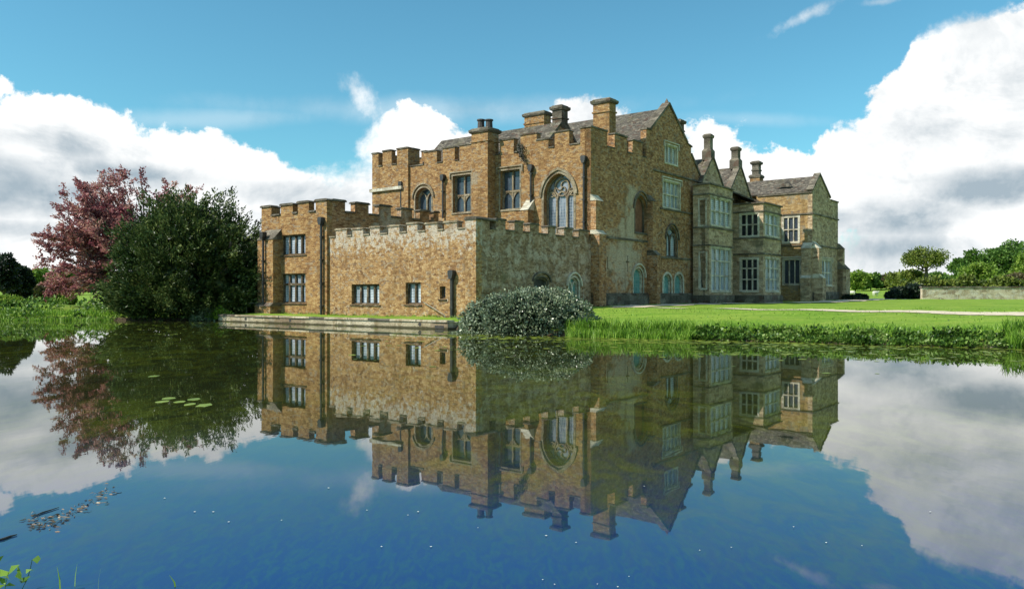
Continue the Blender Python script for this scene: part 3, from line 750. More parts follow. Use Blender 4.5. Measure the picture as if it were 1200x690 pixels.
d.add([(AW+.5,db-.9,za_+.75),(AW+.5,db+.9,za_+.75),(AW+.5,db,za_+1.25),(AW+1.7,db,za_+1.7)], [(0,1,2),(1,3,2),(0,2,3),(0,3,1)]); d.build('dormer', MT['slate'], H)
eb = MB(); eb.box(AW1-.5, AW1-.01, bw+.501, 9, ZB, zf-.8); eb.box(AW+.51, AW1-.51, 8.5, 9, ZB, zf-.8); eb.build('wall', MT['wingfar'], H)
buttress(H, 'R', bw, AW, AW+1.1, ZB, [(Rp(952, 326, bw)[1], 1.1), (Rp(952, 291, bw)[1], .7)], 'bay', 'trim')
buttress(H, 'L', AW, bw, bw+1.0, ZB, [(Rp(952, 326, bw)[1], .9), (Rp(952, 291, bw)[1], .6)], 'bay', 'trim')
buttress(H, 'R', bw, AW1-.2, AW1+1.4, ZB, [(Rp(983, 316, bw)[1], 1.0)], 'bay', 'trimdark')
buttress(H, 'R', bw, AW1-.2, AW1+.6, ZB, [(Rp(983, 292, bw)[1], .6)], 'bay', 'trimdark')
pm = MB(); pm.prism([[(AW, ZB), (AW1, ZB), (AW1, 2.3), (AW, 2.3)]], mpR(bw), -.2, -.003); pm.build('plinth', MT['trimdark'], H)

# ================================================================ LOW WING (left block)
LA = -13.7; LBn = Lb(383, LA); LBf = Lb(306.5, LA)
G = house_root('service_wing', LA, LBn, .5, 'low two-storey golden stone wing with battlements beside the moat, next to the dark yew', 'building')
zt = Lp(378, 235.5, LA)[1]; zb_ = zt-.75
W = Wall(G, 'L', LA, .5, MT['wing'])
W.rect(329.5, 275, 358, 298.5, 4, (), 'glasspale', 'darktrim', deep=.36, hood=False, sur=0, mw=.17)
W.rect(329.5, 320.5, 358, 355, 4, (.64,), 'glasspale', 'darktrim', deep=.36, hood=False, sur=0, mw=.17)
lm = mr([(307,318),(329,343),(349,362),(370,383.2)], LA)
lm[-1] = (LBn, lm[-1][1]); lm[0] = (lm[0][0], LBf)
W.build(crenel(LBn, LBf, ZB, zb_, zt, lm)); coping(G, mpL(LA), .5, LBn, LBf, zb_, zt, lm, ov=.1, t=.16)
W = Wall(G, 'R', LBn, .5, MT['brown'])  # brown stone instead of the wing's gold, to deepen this side's shade
sm = []
for x0, x1 in ((385,404.5),(416,432),(444,458),(470,483),(492,503),(508,514)):
    a0, a1 = sorted((Ra(x0, LBn), Ra(x1, LBn))); sm.append((a0, a1))
sm[0] = (LA+.503, sm[0][1])
W.build(crenel(LA+.503, -.25, ZB, zb_, zt, sm), label='shaded battlemented return wall facing the courtyard'); coping(G, mpR(LBn), .5, LA+.55, -.25, zb_, zt, sm, ov=.1, t=.16)
W = Wall(G, 'R', LBf-.5, .5, MT['wing']); sm2 = [(LA+.503, LA+1.4), (-11, -10), (-9, -8), (-7,-6), (-5,-4), (-3,-2)]
W.build(crenel(LA+.503, -.25, ZB, zb_, zt, sm2)); coping(G, mpR(LBf-.5), .5, LA+.55, -.25, zb_, zt, sm2)
q = MB(); q.box(LA+.51, -.25, LBn+.51, LBf-.51, zb_-1.0, zb_-.8); q.build('roof', MT['flat'], G)
q = MB(); q.box(-.75, -.25, LBn+.51, LBf-.51, ZB, zb_); q.build('wall', MT['wing'], G)
buttress(G, 'L', LA, Lb(320.5, LA-.7), Lb(302.5, LA-.7), ZB, [(1.1, 1.0), (Lp(312, 281, LA-.7)[1], .75)], 'wing', 'trimdark')
# rainwater pipes: one on the buttress, one at the corner
downpipe(G, 'L', LA-.75, 310.5, 279, 367, .085)
downpipe(G, 'L', LA, 378.5, 262, 369, .1)
# ================================================================ COURTYARD WALL
WA = -13.5
K = house_root('battlemented_wall', WA, 0, .5, 'low battlemented courtyard wall turning a corner behind the rounded waterside bush', 'wall')
zt = Lp(470, 264.5, WA)[1]; zb_ = zt-.5
W = Wall(K, 'L', WA, .5, MT['goldlow'])
W.rect(412, 333, 444.5, 356.5, 4, (), 'glasspale', 'darktrim', deep=.36, hood=False, sur=0, mw=.17)
W.rect(475.5, 331, 493, 356.5, 2, (), 'glasspale', 'darktrim', deep=.36, hood=False, sur=0, mw=.15)
W.rect(515.5, 335.5, 522, 350, 1, (), 'glasspale', 'darktrim', deep=.36, hood=False, sur=0)
Bp = Lb(546, WA)
lm = mr([(393.6,406.7),(413,425.5),(433.6,445),(455,468),(477,489),(498.6,512.5),(520.6,535.6)], WA)
W.build(crenel(Bp+.003, LBn-.003, ZB, zb_, zt, lm), label='sunlit golden face with a limewashed band'); coping(K, mpL(WA), .5, Bp, LBn-.05, zb_, zt, lm, 'wintrim')
zp = Lp(553, 257.5, WA)[1]
W = Wall(K, 'L', WA-.06, .6, MT['goldlow']); W.build([(0, ZB), (Bp, ZB), (Bp, zp), (0, zp)], label='corner pier')
q = MB(); q.prism([[(-.08, zp+.003), (Bp+.08, zp+.003), (Bp+.08, zp+.09), (Bp-.05, zp+.2), (.05, zp+.2), (-.08, zp+.09)]], mpL(WA-.12), 0, 2.2); q.build('coping', MT['trimdark'], K)
W = Wall(K, 'R', .003, .5, MT['grey'])
W.arch(626.5, 325, 642, 350, .8, 1, 'holeshade', 'trimdark', True, .3, .1, 'dark boarded segmental opening')  # dark panel paints the shade inside the arch
W.arch(666.5, 325, 678.5, 350, .6, 2, 'glassgreen', 'trim', True, .3, .12, 'small green pointed window')
sm = mr([(581,592.5),(603,613),(621,631),(642,651),(661,671),(678,690)], 0.0, 'R')
zt2 = Rp(630, 264, 0)[1]; zb2 = zt2-.62
a_p = Ra(574, 0)
out = crenel(WA+.545, -.015, ZB, zb2, zt2, [(WA+.545, a_p, zp)]+sm[:])
W.build(out, label='shaded grey rendered face with mossy battlements'); coping(K, mpR(.003), .5, a_p+.15, -.05, zb2, zt2, sm)
downpipe(K, 'L', WA, 531.5, 325, 372, .12)
# ================================================================ TERRACE
TA, TBn, TBf = -17.8, -1.45, 21.6
m = MB()
m.box(TA, TA+.7, TBn, TBf, -1.0, .40)
m.box(TA+.701, TA+1.6, TBn+.003, TBn+.6, -1, .398)
t_ = m.build('terrace_wall', MT['quay'])
def setworld(o, loc=(0, 0, 0)):
    o.rotation_euler = (0,0,ROT); x, y = wxy(0,0); o.location = (x, y, 0)
setworld(t_); tag(t_, 'long low pale stone quay wall rising from the moat below the golden buildings', 'quay wall')
bq = TBn-.06
while bq < TBf-.4:
    w_ = min(rng.uniform(1.1, 2.3), TBf-bq); j = rng.uniform(-.025, .025); kb = MB()
    kb.frus(TA-.09+j, TA+.55, bq+.012, bq+w_-.012, .403, .515+rng.uniform(-.02,.012), .02); k_ = kb.build('coping_stone', MT['quay'] if rng.uniform() < .55 else MT['trimdark']); k_.parent = t_; bq += w_
for px in (288, 340, 492):
    hp = MB(); b = Lb(px, TA); hp.prism([[(b+.13*math.cos(i*math.pi/5), .24+.11*math.sin(i*math.pi/5)) for i in range(10)]], mpL(TA), -.012, .01)
    k_ = hp.build('drain_hole', MT['holeshade']); k_.parent = t_  # thin dark disc on the wall face paints the hole's inner shade
hp = MB(); b = Lb(515, TA); hp.box(TA-.015, TA+.01, b-.35, b+.35, .02, .2); k_ = hp.build('culvert', MT['holeshade']); k_.parent = t_  # flat dark plate paints the shade of the culvert mouth

# ================================================================ GROUND
SH = np.array([(-1500,75),(-80,61),(-48,60.5),(-36,62),(-29,61.2),(-23.5,60.5),wxy(TA+.35,TBf-.1),wxy(TA+.35,TBn+.3),(-2.4,42.3),(0,39.3),(3.5,37.6),(8,35.4),(12,33.4),(15,31.6),(18.5,29.9),(24,28),(60,12),(1500,-300),(1500,4000),(-1500,4000)], float)
NEARP = np.array([(-1500,-400),(-60,3),(-8,4.4),(-4.4,5.3),(-3.6,4.7),(-2.4,3.0),(0,2.2),(10,1.0),(40,-6),(1500,-500),(1500,-900),(-1500,-900)], float)
def sdist(P, poly):
    n = len(poly); d = np.full(len(P), 1e9); ins = np.zeros(len(P), bool)
    for i in range(n):
        a = poly[i]; b = poly[(i+1) % n]; ab = b-a; L2 = (ab**2).sum()
        t = np.clip(((P-a)@ab)/L2, 0, 1); q = a+t[:,None]*ab
        d = np.minimum(d, np.hypot(*(P-q).T))
        c = ((a[1] > P[:,1]) != (b[1] > P[:,1]))
        with np.errstate(divide='ignore', invalid='ignore'):
            xi = a[0]+(P[:,1]-a[1])*(b[0]-a[0])/(b[1]-a[1])
        ins ^= c & (P[:,0] < xi)
    return np.where(ins, d, -d)
def sm_(x, a, b):
    t = np.clip((x-a)/(b-a), 0, 1); return t*t*(3-2*t)
def ground_z(x, y):
    x = np.atleast_1d(np.asarray(x, float)); y = np.atleast_1d(np.asarray(y, float))
    P = np.stack([x, y], 1)
    d = sdist(P, SH); dn = sdist(P, NEARP)
    wob = .12*np.sin(x*1.7)*np.cos(y*1.3)+.08*np.sin(x*3.9+y*2.1)
    right = sm_(x, -1.5, 3.0)
    a = (x-CX)*ca+(y-CY)*sa
    z = -1.2+1.62*sm_(d+wob*.6, -.9, .9)
    z = z+.10*sm_(d, .5, 2.5)
    z = z+right*(.12*sm_(d, .5, 3)+.42*sm_(d, 1, 14)+.10*sm_(d, 12, 30))+.25*sm_(a, 25, 50)*right*sm_(d, 3, 9)
    # country beyond
    z = z+.45*sm_(d, 1, 10)*(1-right)*sm_(-22-x, 0, 6)
    far = np.clip(y-95, 0, None)
    hill = 2.1*sm_(y, 105, 330)+4*sm_(y, 300, 900)
    z = z+hill*(.75+.25*np.sin(x*.013+1.0))+ (2.5*sm_(x, 100, 170)*sm_(y, 120, 260))
    z = z+.05*np.sin(x*.9)*np.cos(y*.7)*sm_(d, .2, 2)
    zn = -1.2+1.5*sm_(dn, -.7, .8)
    return np.maximum(z, zn)
def gz_(x, y): return float(ground_z(x, y)[0])
def axis(lo, hi, step, far, k=1.09):
    c = list(np.arange(lo, hi+1e-6, step)); s = step; v = hi
    while v < far: s *= k; v += s; c.append(v)
    s = step; v = lo
    while v > -far: s *= k; v -= s; c.insert(0, v)
    return np.array(c)
xs = axis(-45, 40, .5, 1400); ys = axis(0, 75, .45, 1400)
XX, YY = np.meshgrid(xs, ys); ZZ = ground_z(XX.ravel(), YY.ravel())
nx, ny = len(xs), len(ys)
ii = (np.arange(ny-1)[:,None]*nx+np.arange(nx-1)[None,:]).ravel()
FF = np.stack([ii, ii+1, ii+1+nx, ii+nx], 1)
def np_mesh(name, V, Fq, mats, parent=None, smooth=False, col=True):
    me = bpy.data.meshes.new(name); k = Fq.shape[1]
    me.vertices.add(len(V)); me.vertices.foreach_set('co', np.asarray(V, np.float32).ravel())
    me.loops.add(Fq.size); me.loops.foreach_set('vertex_index', Fq.astype(np.int32).ravel())
    me.polygons.add(len(Fq)); me.polygons.foreach_set('loop_start', np.arange(0, Fq.size, k, dtype=np.int32))
    if smooth: me.polygons.foreach_set('use_smooth', np.ones(len(Fq), bool))
    me.update(calc_edges=True); me.validate()
    if not isinstance(mats, (list, tuple)): mats = [mats]
    for m in mats: me.materials.append(m)
    o = bpy.data.objects.new(name, me); COL.objects.link(o)
    if parent is not None: o.parent = parent
    return o
# grass: mown lawn near the house, rougher by the water, earth on the underwater bank
m, t, bs, out = new_mat('grass_ground')
tc = t.node('ShaderNodeTexCoord'); ob = tc.outputs['Object']
n1 = t.noise(t.mapping(ob, (1, 1.6, 1)), .22, 6, .65); n2 = t.noise(ob, 4.5, 4, .7); n3 = t.noise(t.mapping(ob, (1, .25, 1)), 14, 3, .7)
g = t.ramp(n2.outputs[0], [(.3, (.085,.18,.012)), (.5, (.16,.29,.02)), (.72, (.27,.40,.04))])
g = t.mix(t.step(n1.outputs[0], .4, .66, 0, .6), g, (.27,.35,.045))
g = t.mix(t.step(n3.outputs[0], .48, .68, 0, .6), g, (.07,.15,.012))
mo = t.noise(t.mapping(ob, (.12, .9, 1), rot=(0,0,-.92)), 1.0, 2, .5); g = t.mix(t.step(mo.outputs[0], .45, .56, 0, .38), g, (.30,.40,.055))
wo = t.noise(ob, .8, 6, .75); g = t.mix(t.step(wo.outputs[0], .60, .72, 0, .6), g, (.33,.33,.10)); g = t.mix(t.step(wo.outputs[0], .42, .32, 0, .5), g, (.06,.13,.012))
dz = t.noise(ob, 9, 2, .5); g = t.mix(t.step(dz.outputs[0], .74, .77, 0, .8), g, (.6,.6,.45))
sx = t.node('ShaderNodeSeparateXYZ'); t.l.new(ob, sx.inputs[0])
e = t.math('ADD', sx.outputs[2], t.math('MULTIPLY', n2.outputs[0], .25))
g = t.mix(t.step(e, .30, .46, 1, 0), g, (.07,.05,.03))
t.l.new(g, bs.inputs['Base Color']); bs.inputs['Roughness'].default_value = .9; bs.inputs['Specular IOR Level'].default_value = .2
set_bump(t, bs, t.math('ADD', n3.outputs[0], n2.outputs[0]), .6, .12)
MT['grass'] = m
gr = np_mesh('ground', np.stack([XX.ravel(), YY.ravel(), ZZ], 1), FF, MT['grass'], smooth=True); tag(gr, kind='structure')
# paths
def ribbon(name, pts, w, mat, lift=.03, n=160):
    P = np.array(pts, float); d = np.r_[0, np.cumsum(np.hypot(*np.diff(P, axis=0).T))]
    s = np.linspace(0, d[-1], n); Q = np.stack([np.interp(s, d, P[:,0]), np.interp(s, d, P[:,1])], 1)
    for _ in range(6): Q[1:-1] = (Q[:-2]+2*Q[1:-1]+Q[2:])/4
    T = np.gradient(Q, axis=0); T /= np.hypot(*T.T)[:,None]; N = np.stack([-T[:,1], T[:,0]], 1)
    cols = 5; V = []
    for i in range(n):
        for j in range(cols):
            ww = w*(j/(cols-1)-.5)*(1+.10*math.sin(i*1.3+j)+.10*math.sin(i*3.7-j*2))
            p = Q[i]+N[i]*ww; V.append((p[0], p[1], 0))
    V = np.array(V); V[:,2] = ground_z(V[:,0], V[:,1])+lift
    ii = (np.arange(n-1)[:,None]*cols+np.arange(cols-1)[None,:]).ravel()
    o = np_mesh(name, V, np.stack([ii, ii+1, ii+1+cols, ii+cols], 1), mat, smooth=True); tag(o, kind='structure'); return o
ribbon('path', [(7.5,56.5),(11,53.5),(18,47),(25,39.5),(36,28)], 2.3, MT['gravel'])
ribbon('gravel_walk', [wxy(-1,-3.2), wxy(20,-4.4), wxy(27,-6.2), wxy(36,-8.5), wxy(60,-9.5), wxy(75,-13)], 3.0, MT['gravel'], .045)
# ---- water
m, t, bs, out = new_mat('moat_water')
tc = t.node('ShaderNodeTexCoord'); ob = tc.outputs['Object']
w1 = t.noise(t.mapping(ob, (1, .45, 1), rot=(0,0,.15)), 1.6, 7, .72, 1.2)
w2 = t.noise(ob, .09, 4, .6); w3 = t.noise(t.mapping(ob, (2.6, .8, 1)), 4, 6, .75, 1.4)
deep = t.mix(t.step(w3.outputs[0], .40, .66, 0, .9), (.002,.032,.155), (.010,.07,.12))
weed = t.mix(w1.outputs[0], (.025,.034,.006), (.10,.12,.014))
wf = t.math('MULTIPLY', t.step(w2.outputs[0], .40, .6, .15, 1), t.step(w1.outputs[0], .38, .62))
sx = t.node('ShaderNodeSeparateXYZ'); t.l.new(ob, sx.inputs[0])
refl_olive = t.step(t.math('ADD', sx.outputs[1], t.math('MULTIPLY', w2.outputs[0], 12)), 9, 19, .12, 1)   # extra weed olive paints in the house reflection's tint towards the island
wf = t.math('MULTIPLY', wf, refl_olive, clamp=True)
colw = t.mix(wf, t.mix(refl_olive, deep, (.020,.025,.009)), weed)
t.l.new(colw, bs.inputs['Base Color'])
bs.inputs['Roughness'].default_value = .015; bs.inputs['IOR'].default_value = 1.5; bs.inputs['Specular Tint'].default_value = (.6,.85,1,1)
bm_ = t.noise(t.mapping(ob, (.8, .35, 1)), 2.0, 3, .5)
gu = t.noise(t.mapping(ob, (1,1,1), (9,3,0)), .07, 3, .5)
set_bump(t, bs, t.math('MULTIPLY', bm_.outputs[0], t.step(gu.outputs[0], .4, .65, .25, 1.6)), .026, .05)
MT['water'] = m
wv = np.array([(-1400,-800,0),(1400,-800,0),(1400,90,0),(-1400,90,0)], float)
wt = np_mesh('water', wv, np.array([[0,1,2,3]]), m); tag(wt, kind='structure')

# ================================================================ FOLIAGE
def leafmat(name, cols, trans=.3, rough=.5, nscale=.6, spec=.4):
    m, t, bs, out = new_mat(name)
    geo = t.node('ShaderNodeNewGeometry'); tc = t.node('ShaderNodeTexCoord')
    n = t.noise(tc.outputs['Object'], nscale, 3, .6)
    v = t.math('ADD', t.math('MULTIPLY', geo.outputs['Random Per Island'], .65), t.math('MULTIPLY', t.math('SUBTRACT', n.outputs[0], .5), 1.6))
    v = t.math('ADD', v, .18)
    k = len(cols); col = t.ramp(v, [(.08+.84*i/(k-1), c) for i, c in enumerate(cols)])
    t.l.new(col, bs.inputs['Base Color']); bs.inputs['Roughness'].default_value = rough; bs.inputs['Specular IOR Level'].default_value = spec
    tr = t.node('ShaderNodeBsdfTranslucent'); t.l.new(col, tr.inputs[0])
    mx = t.node('ShaderNodeMixShader'); mx.inputs[0].default_value = trans
    t.l.new(bs.outputs[0], mx.inputs[1]); t.l.new(tr.outputs[0], mx.inputs[2]); t.l.new(mx.outputs[0], out.inputs[0])
    return m
MT['yew'] = leafmat('yew_needles', [(.010,.022,.006),(.032,.062,.012),(.085,.13,.028),(.22,.26,.08)], .18)
MT['beech'] = leafmat('copper_leaves', [(.14,.03,.05),(.34,.11,.135),(.52,.24,.21),(.65,.42,.32)], .4, .4)
MT['bush'] = leafmat('grey_green_leaves', [(.03,.045,.022),(.13,.165,.09),(.29,.34,.20),(.42,.47,.32)], .1, .3, 2.5, .6)
MT['spring'] = leafmat('spring_leaves', [(.05,.11,.012),(.13,.23,.025),(.24,.36,.045),(.36,.46,.09)], .35)
MT['mid'] = leafmat('mid_green_leaves', [(.025,.065,.012),(.06,.14,.02),(.12,.23,.035),(.20,.32,.06)], .3)
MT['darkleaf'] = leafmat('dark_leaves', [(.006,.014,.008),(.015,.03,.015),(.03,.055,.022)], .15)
MT['oak'] = leafmat('oak_leaves', [(.04,.06,.012),(.10,.14,.02),(.19,.24,.035),(.28,.32,.07)], .3)
MT['russet'] = leafmat('russet_scrub', [(.05,.045,.02),(.11,.09,.04),(.17,.13,.06),(.12,.16,.04)], .25)
MT['reed'] = leafmat('reed_blades', [(.05,.12,.01),(.13,.27,.02),(.27,.45,.05),(.42,.56,.12)], .4, .45, 1.2)
MT['herb'] = leafmat('bank_leaves', [(.025,.06,.012),(.07,.15,.02),(.16,.28,.04),(.34,.44,.14)], .3, .45, 1.2)
MT['pale'] = leafmat('silvery_leaves', [(.08,.13,.05),(.2,.28,.14),(.34,.42,.26)], .25)
MT['pad'] = leafmat('floating_pads', [(.08,.12,.014),(.22,.29,.025),(.40,.46,.07)], .1, .4, .8)
MT['wisp'] = leafmat('dry_drift', [(.10,.06,.03),(.28,.2,.12),(.5,.42,.3)], .1)
MT['petal'] = simple('white_petals', (.75,.75,.68), .5)
def unit(v): return v/np.maximum(np.linalg.norm(v, axis=1), 1e-9)[:,None]
def leaves(P, D, L, Wd, fold=.18):
    n = len(P); D = unit(D); R = unit(rng.normal(size=(n,3))); sd = unit(np.cross(D, R)); up = np.cross(sd, D)
    L = (L*rng.uniform(.6,1.35,n))[:,None]; Wd = (Wd*rng.uniform(.6,1.3,n))[:,None]
    a = P; b = P+D*L*.5+sd*Wd*.5+up*L*fold; c = P+D*L; d = P+D*L*.5-sd*Wd*.5+up*L*fold
    V = np.stack([a,b,c,d], 1).reshape(-1,3); Fq = np.arange(4*n).reshape(n,4)
    return V, Fq
def leafobj(name, P, D, L, Wd, mat, parent=None):
    V, Fq = leaves(P, D, L, Wd); return np_mesh(name, V, Fq, mat, parent)
def limb(mb, p0, p1, r0, r1, bend=.12, seg=6, n=6):
    p0 = np.array(p0, float); p1 = np.array(p1, float); L = np.linalg.norm(p1-p0); off = rng.normal(size=3)*L*bend
    pts = []; rs = []
    for i in range(n+1):
        u = i/n; pts.append(tuple(p0+(p1-p0)*u+off*math.sin(math.pi*u)*.5)); rs.append(r0+(r1-r0)*u**.8)
    mb.tube(pts, rs, seg); return pts
def clump_tree(name, loc, h, rx, label, mat, bark='bark', nclump=34, nleaf=260, leaf=.5, trunk_h=.3, group=None, cat='tree', flat=1.0, base=.0, seed=0, sky=0.0, crown_lo=None):
    """deciduous tree: clumps of leaves carried on limbs; local origin at the foot"""
    global rng
    keep = rng; rng = np.random.default_rng(seed+100)
    e = empty(name, loc); tag(e, label, cat, group)
    lo = (crown_lo if crown_lo is not None else trunk_h*.75)*h
    cz = (lo+h)/2; rzv = (h-lo)/2
    C = []
    while len(C) < nclump:
        v = rng.normal(size=3); v /= np.linalg.norm(v); r = rng.uniform(.35, .86)
        if v[2] < -.75: continue
        c = np.array([v[0]*rx*r, v[1]*rx*r, cz+v[2]*rzv*r*flat])
        C.append(c)
    C = np.array(C); mb = MB(); th = lo+.15*h
    limb(mb, (0,0,-.4), (rng.normal()*.03*h, rng.normal()*.03*h, th), .042*h, .026*h, .05, 8)
    top = (0,0,th)
    for c in C[::2]: limb(mb, (c[0]*.04, c[1]*.04, th*rng.uniform(.7,1)), tuple(c), .014*h, .004*h, .14)
    mb.build('trunk', MT[bark], e, smooth=True, uv=False)
    PP = []; DD = []
    for c in C:
        rr_ = rx*rng.uniform(.24, .42)
        n = int(nleaf*rng.uniform(.7,1.3)); v = unit(rng.normal(size=(n,3))); r = rng.uniform(.35,1.0,n)[:,None]**.6
        p = c+v*r*rr_*np.array([1,1,.68])*(1+.25*np.sin(v[:,:1]*5+c[0])); PP.append(p); DD.append(v*.7+np.array([0,0,.1])+rng.normal(size=(n,3))*.6)
    leafobj('crown', np.concatenate(PP), np.concatenate(DD), leaf, leaf*.75, MT[mat], e)
    rng = keep
    return e
def copy_tree(e, loc, rz, sc, label, group=None):
    c = e.copy(); COL.objects.link(c); c.location = loc; c.rotation_euler = (0,0,rz); c.scale = sc; c['label'] = label
    if group: c['group'] = group
    for ch in list(e.children):
        k = ch.copy(); COL.objects.link(k); k.parent = c
    return c
# ---- the dark yew
def pxz(px, py, y): return ((px-600)/F*y, 2+(345-py)/F*y)
yx, yy = -25.9, 65.0
e = empty('yew_tree', (yx, yy, gz_(yx, yy))); tag(e, 'broad dark green yew sweeping down to the water in front of the copper-leaved tree', 'tree')
mb = MB()
for k in range(7): limb(mb, (rng.normal()*.4, rng.normal()*.4, -.4), (rng.normal()*2, rng.normal()*1.5, 6+rng.normal()), .34, .08, .15)
def env(v):      # lobed envelope of the crown
    az = math.atan2(v[1], v[0]); w = 1+.09*math.sin(3*az+1)+.07*math.sin(7*az+4*v[2])+.07*math.sin(5*v[2]*3+az*2)
    return w
PP = []; DD = []
i = 0
while i < 1150:
    v = rng.normal(size=3); v /= np.linalg.norm(v)
    if i > 900: v = np.array([rng.normal(), -abs(rng.normal())-.2, 0]); v /= np.linalg.norm(v); v[2] = rng.uniform(-.66,-.35)
    if v[2] < -.66: continue
    w = env(v)*rng.uniform(.72, 1.0)
    q = np.array([v[0]*5.5*w, v[1]*4.7*w, 3.4+v[2]*4.7*w])
    if v[2] < 0:
        hv = math.hypot(v[0], v[1]); q[0] = v[0]/hv*5.6*w; q[1] = v[1]/hv*4.7*w; q[2] = 3.4+v[2]*5.7
    if q[2] < -.25: continue
    # right shoulder lower than the left
    if v[0] > .2: q[2] -= 2.0*(v[0]-.2)*max(0, v[2])
    dr = np.array([v[0]*.95, v[1]*.9, .55+.5*max(v[2],-.4)]); dr /= np.linalg.norm(dr); L = rng.uniform(.7, 1.7) if i % 6 else rng.uniform(1.7, 2.5)
    n = 62; u = rng.uniform(0, 1, n)[:,None]
    p = q+dr*u*L+rng.normal(size=(n,3))*(.30*(1-u*.75)+.03); PP.append(p); DD.append(dr+rng.normal(size=(n,3))*.45)
    if i % 12 == 0: limb(mb, (q*[.2,.2,.5]), tuple(q), .1, .03)
    i += 1
mb.build('trunk', MT['bark'], e, smooth=True, uv=False)
leafobj('crown', np.concatenate(PP), np.concatenate(DD), .30, .12, MT['yew'], e)
# coarse inner leaves added to block light through the crown
v = unit(rng.normal(size=(9000,3))); v = v[v[:,2] > -.6]; w = rng.uniform(.45,.74,len(v))[:,None]
p = v*w*np.array([5.4,4.4,4.5])+[0,0,3.5]; p = p[p[:,2] > .1]; p[:,2] -= np.clip(p[:,0]/6-.2, 0, 1)*1.2
leafobj('filler_leaves', p, rng.normal(size=(len(p),3)), .6, .5, MT['yew'], e)
# ---- copper beech behind
bx, by = -34.5, 71.5
e = empty('copper_beech', (bx, by, gz_(bx, by))); tag(e, 'copper-leaved tree with feathery purple-red spreading sprays left of the dark yew', 'tree')
mb = MB()
tp = limb(mb, (1.0,0,-.4), (1.6,0,4.2), .42, .30, .04, 9)
PP = []; DD = []
for k in range(104):
    az = rng.uniform(0, 2*math.pi) if k % 2 else rng.uniform(2.2, 5.2); el = math.asin(rng.uniform(-.32, .98))
    L = rng.uniform(.82, 1.0)
    st = np.array([1.5, 0, rng.uniform(2.0, 4.8)])
    end = np.array([.9+8.4*math.cos(az)*math.cos(el)*L, 5.2*math.sin(az)*math.cos(el)*L, 3.7+9.1*math.sin(el)*L+.3*math.cos(el)])
    bpts = limb(mb, st, end, .14, .02, .12, 6, 8)
    bp = np.array(bpts)
    for j in range(13):
        u = rng.uniform(.3, 1.0)*8; i0 = min(int(u), 7); q = bp[i0]+(bp[i0+1]-bp[i0])*(u-i0)
        bd = (end-st)/np.linalg.norm(end-st)
        d = bd*.9+rng.normal(size=3)*.5+np.array([0,0,.12]); d /= np.linalg.norm(d); l = rng.uniform(.8, 2.1)*(1.1-u/16)
        e2 = q+d*l; mb.tube([tuple(q), tuple(q+d*l*.5+[0,0,.05]), tuple(e2)], [.022,.014,.005], 3, False)
        n = 42; uu = rng.uniform(.1, 1.02, n)[:,None]
        p = q+d*uu*l+rng.normal(size=(n,3))*np.array([.17,.17,.09])*(1.15-.6*uu); PP.append(p); DD.append(d*.8+rng.normal(size=(n,3))*.5+[0,0,-.15])
mb.build('trunk', MT['beechbark'], e, smooth=True, uv=False)
leafobj('crown', np.concatenate(PP), np.concatenate(DD), .25, .13, MT['beech'], e)
# ---- the big rounded bush on the bank
ux, uy = .85, 41.4
e = empty('bush', (ux, uy, 0.2)); tag(e, 'large rounded grey-green bush overhanging the moat at the corner of the courtyard wall', 'bush')
mb = MB()
for k in range(9): limb(mb, (rng.normal()*.3, rng.normal()*.3, -.3), (rng.normal()*1.8, rng.normal()*1.2, 1.5), .06, .02)
mb.build('stem', MT['bark'], e, smooth=True, uv=False)
n = 26000
v = unit(rng.normal(size=(n,3))); v = v[v[:,2] > -.45]
az = np.arctan2(v[:,1], v[:,0])
w = (1+.05*np.sin(4*az+2)+.05*np.sin(9*az+6*v[:,2])+.05*np.sin(17*v[:,2]+3*az)*np.sin(11*az))*rng.uniform(.90,1.0,len(v))
hv = np.hypot(v[:,0], v[:,1])[:,None]; vb = np.concatenate([v[:,:2]*np.clip(hv, .3, 1)**-.38, v[:,2:]], 1)
p = vb*w[:,None]*np.array([3.5,3.15,1.88])+[0,0,.05]
p[:,2] += .22*np.sin(p[:,0]*.8+.5)-.02*p[:,0]**2*.5*(p[:,2] > 0)
p[:,0] += -.22*np.clip(p[:,2],0,2)*.4
p = p[p[:,2] > -.2]
dd = unit(p-[0,0,-.2])*.9+rng.normal(size=(len(p),3))*.55
leafobj('crown', p, dd, .13, .085, MT['bush'], e)
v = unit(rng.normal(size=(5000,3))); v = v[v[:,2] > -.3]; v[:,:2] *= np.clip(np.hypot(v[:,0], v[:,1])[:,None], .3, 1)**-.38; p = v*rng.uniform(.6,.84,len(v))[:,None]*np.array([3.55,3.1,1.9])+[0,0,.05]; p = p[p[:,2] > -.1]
leafobj('filler_leaves', p, rng.normal(size=(len(p),3)), .35, .3, MT['darkleaf'], e)  # darker leaves added inside put the bush's inner shade into colour
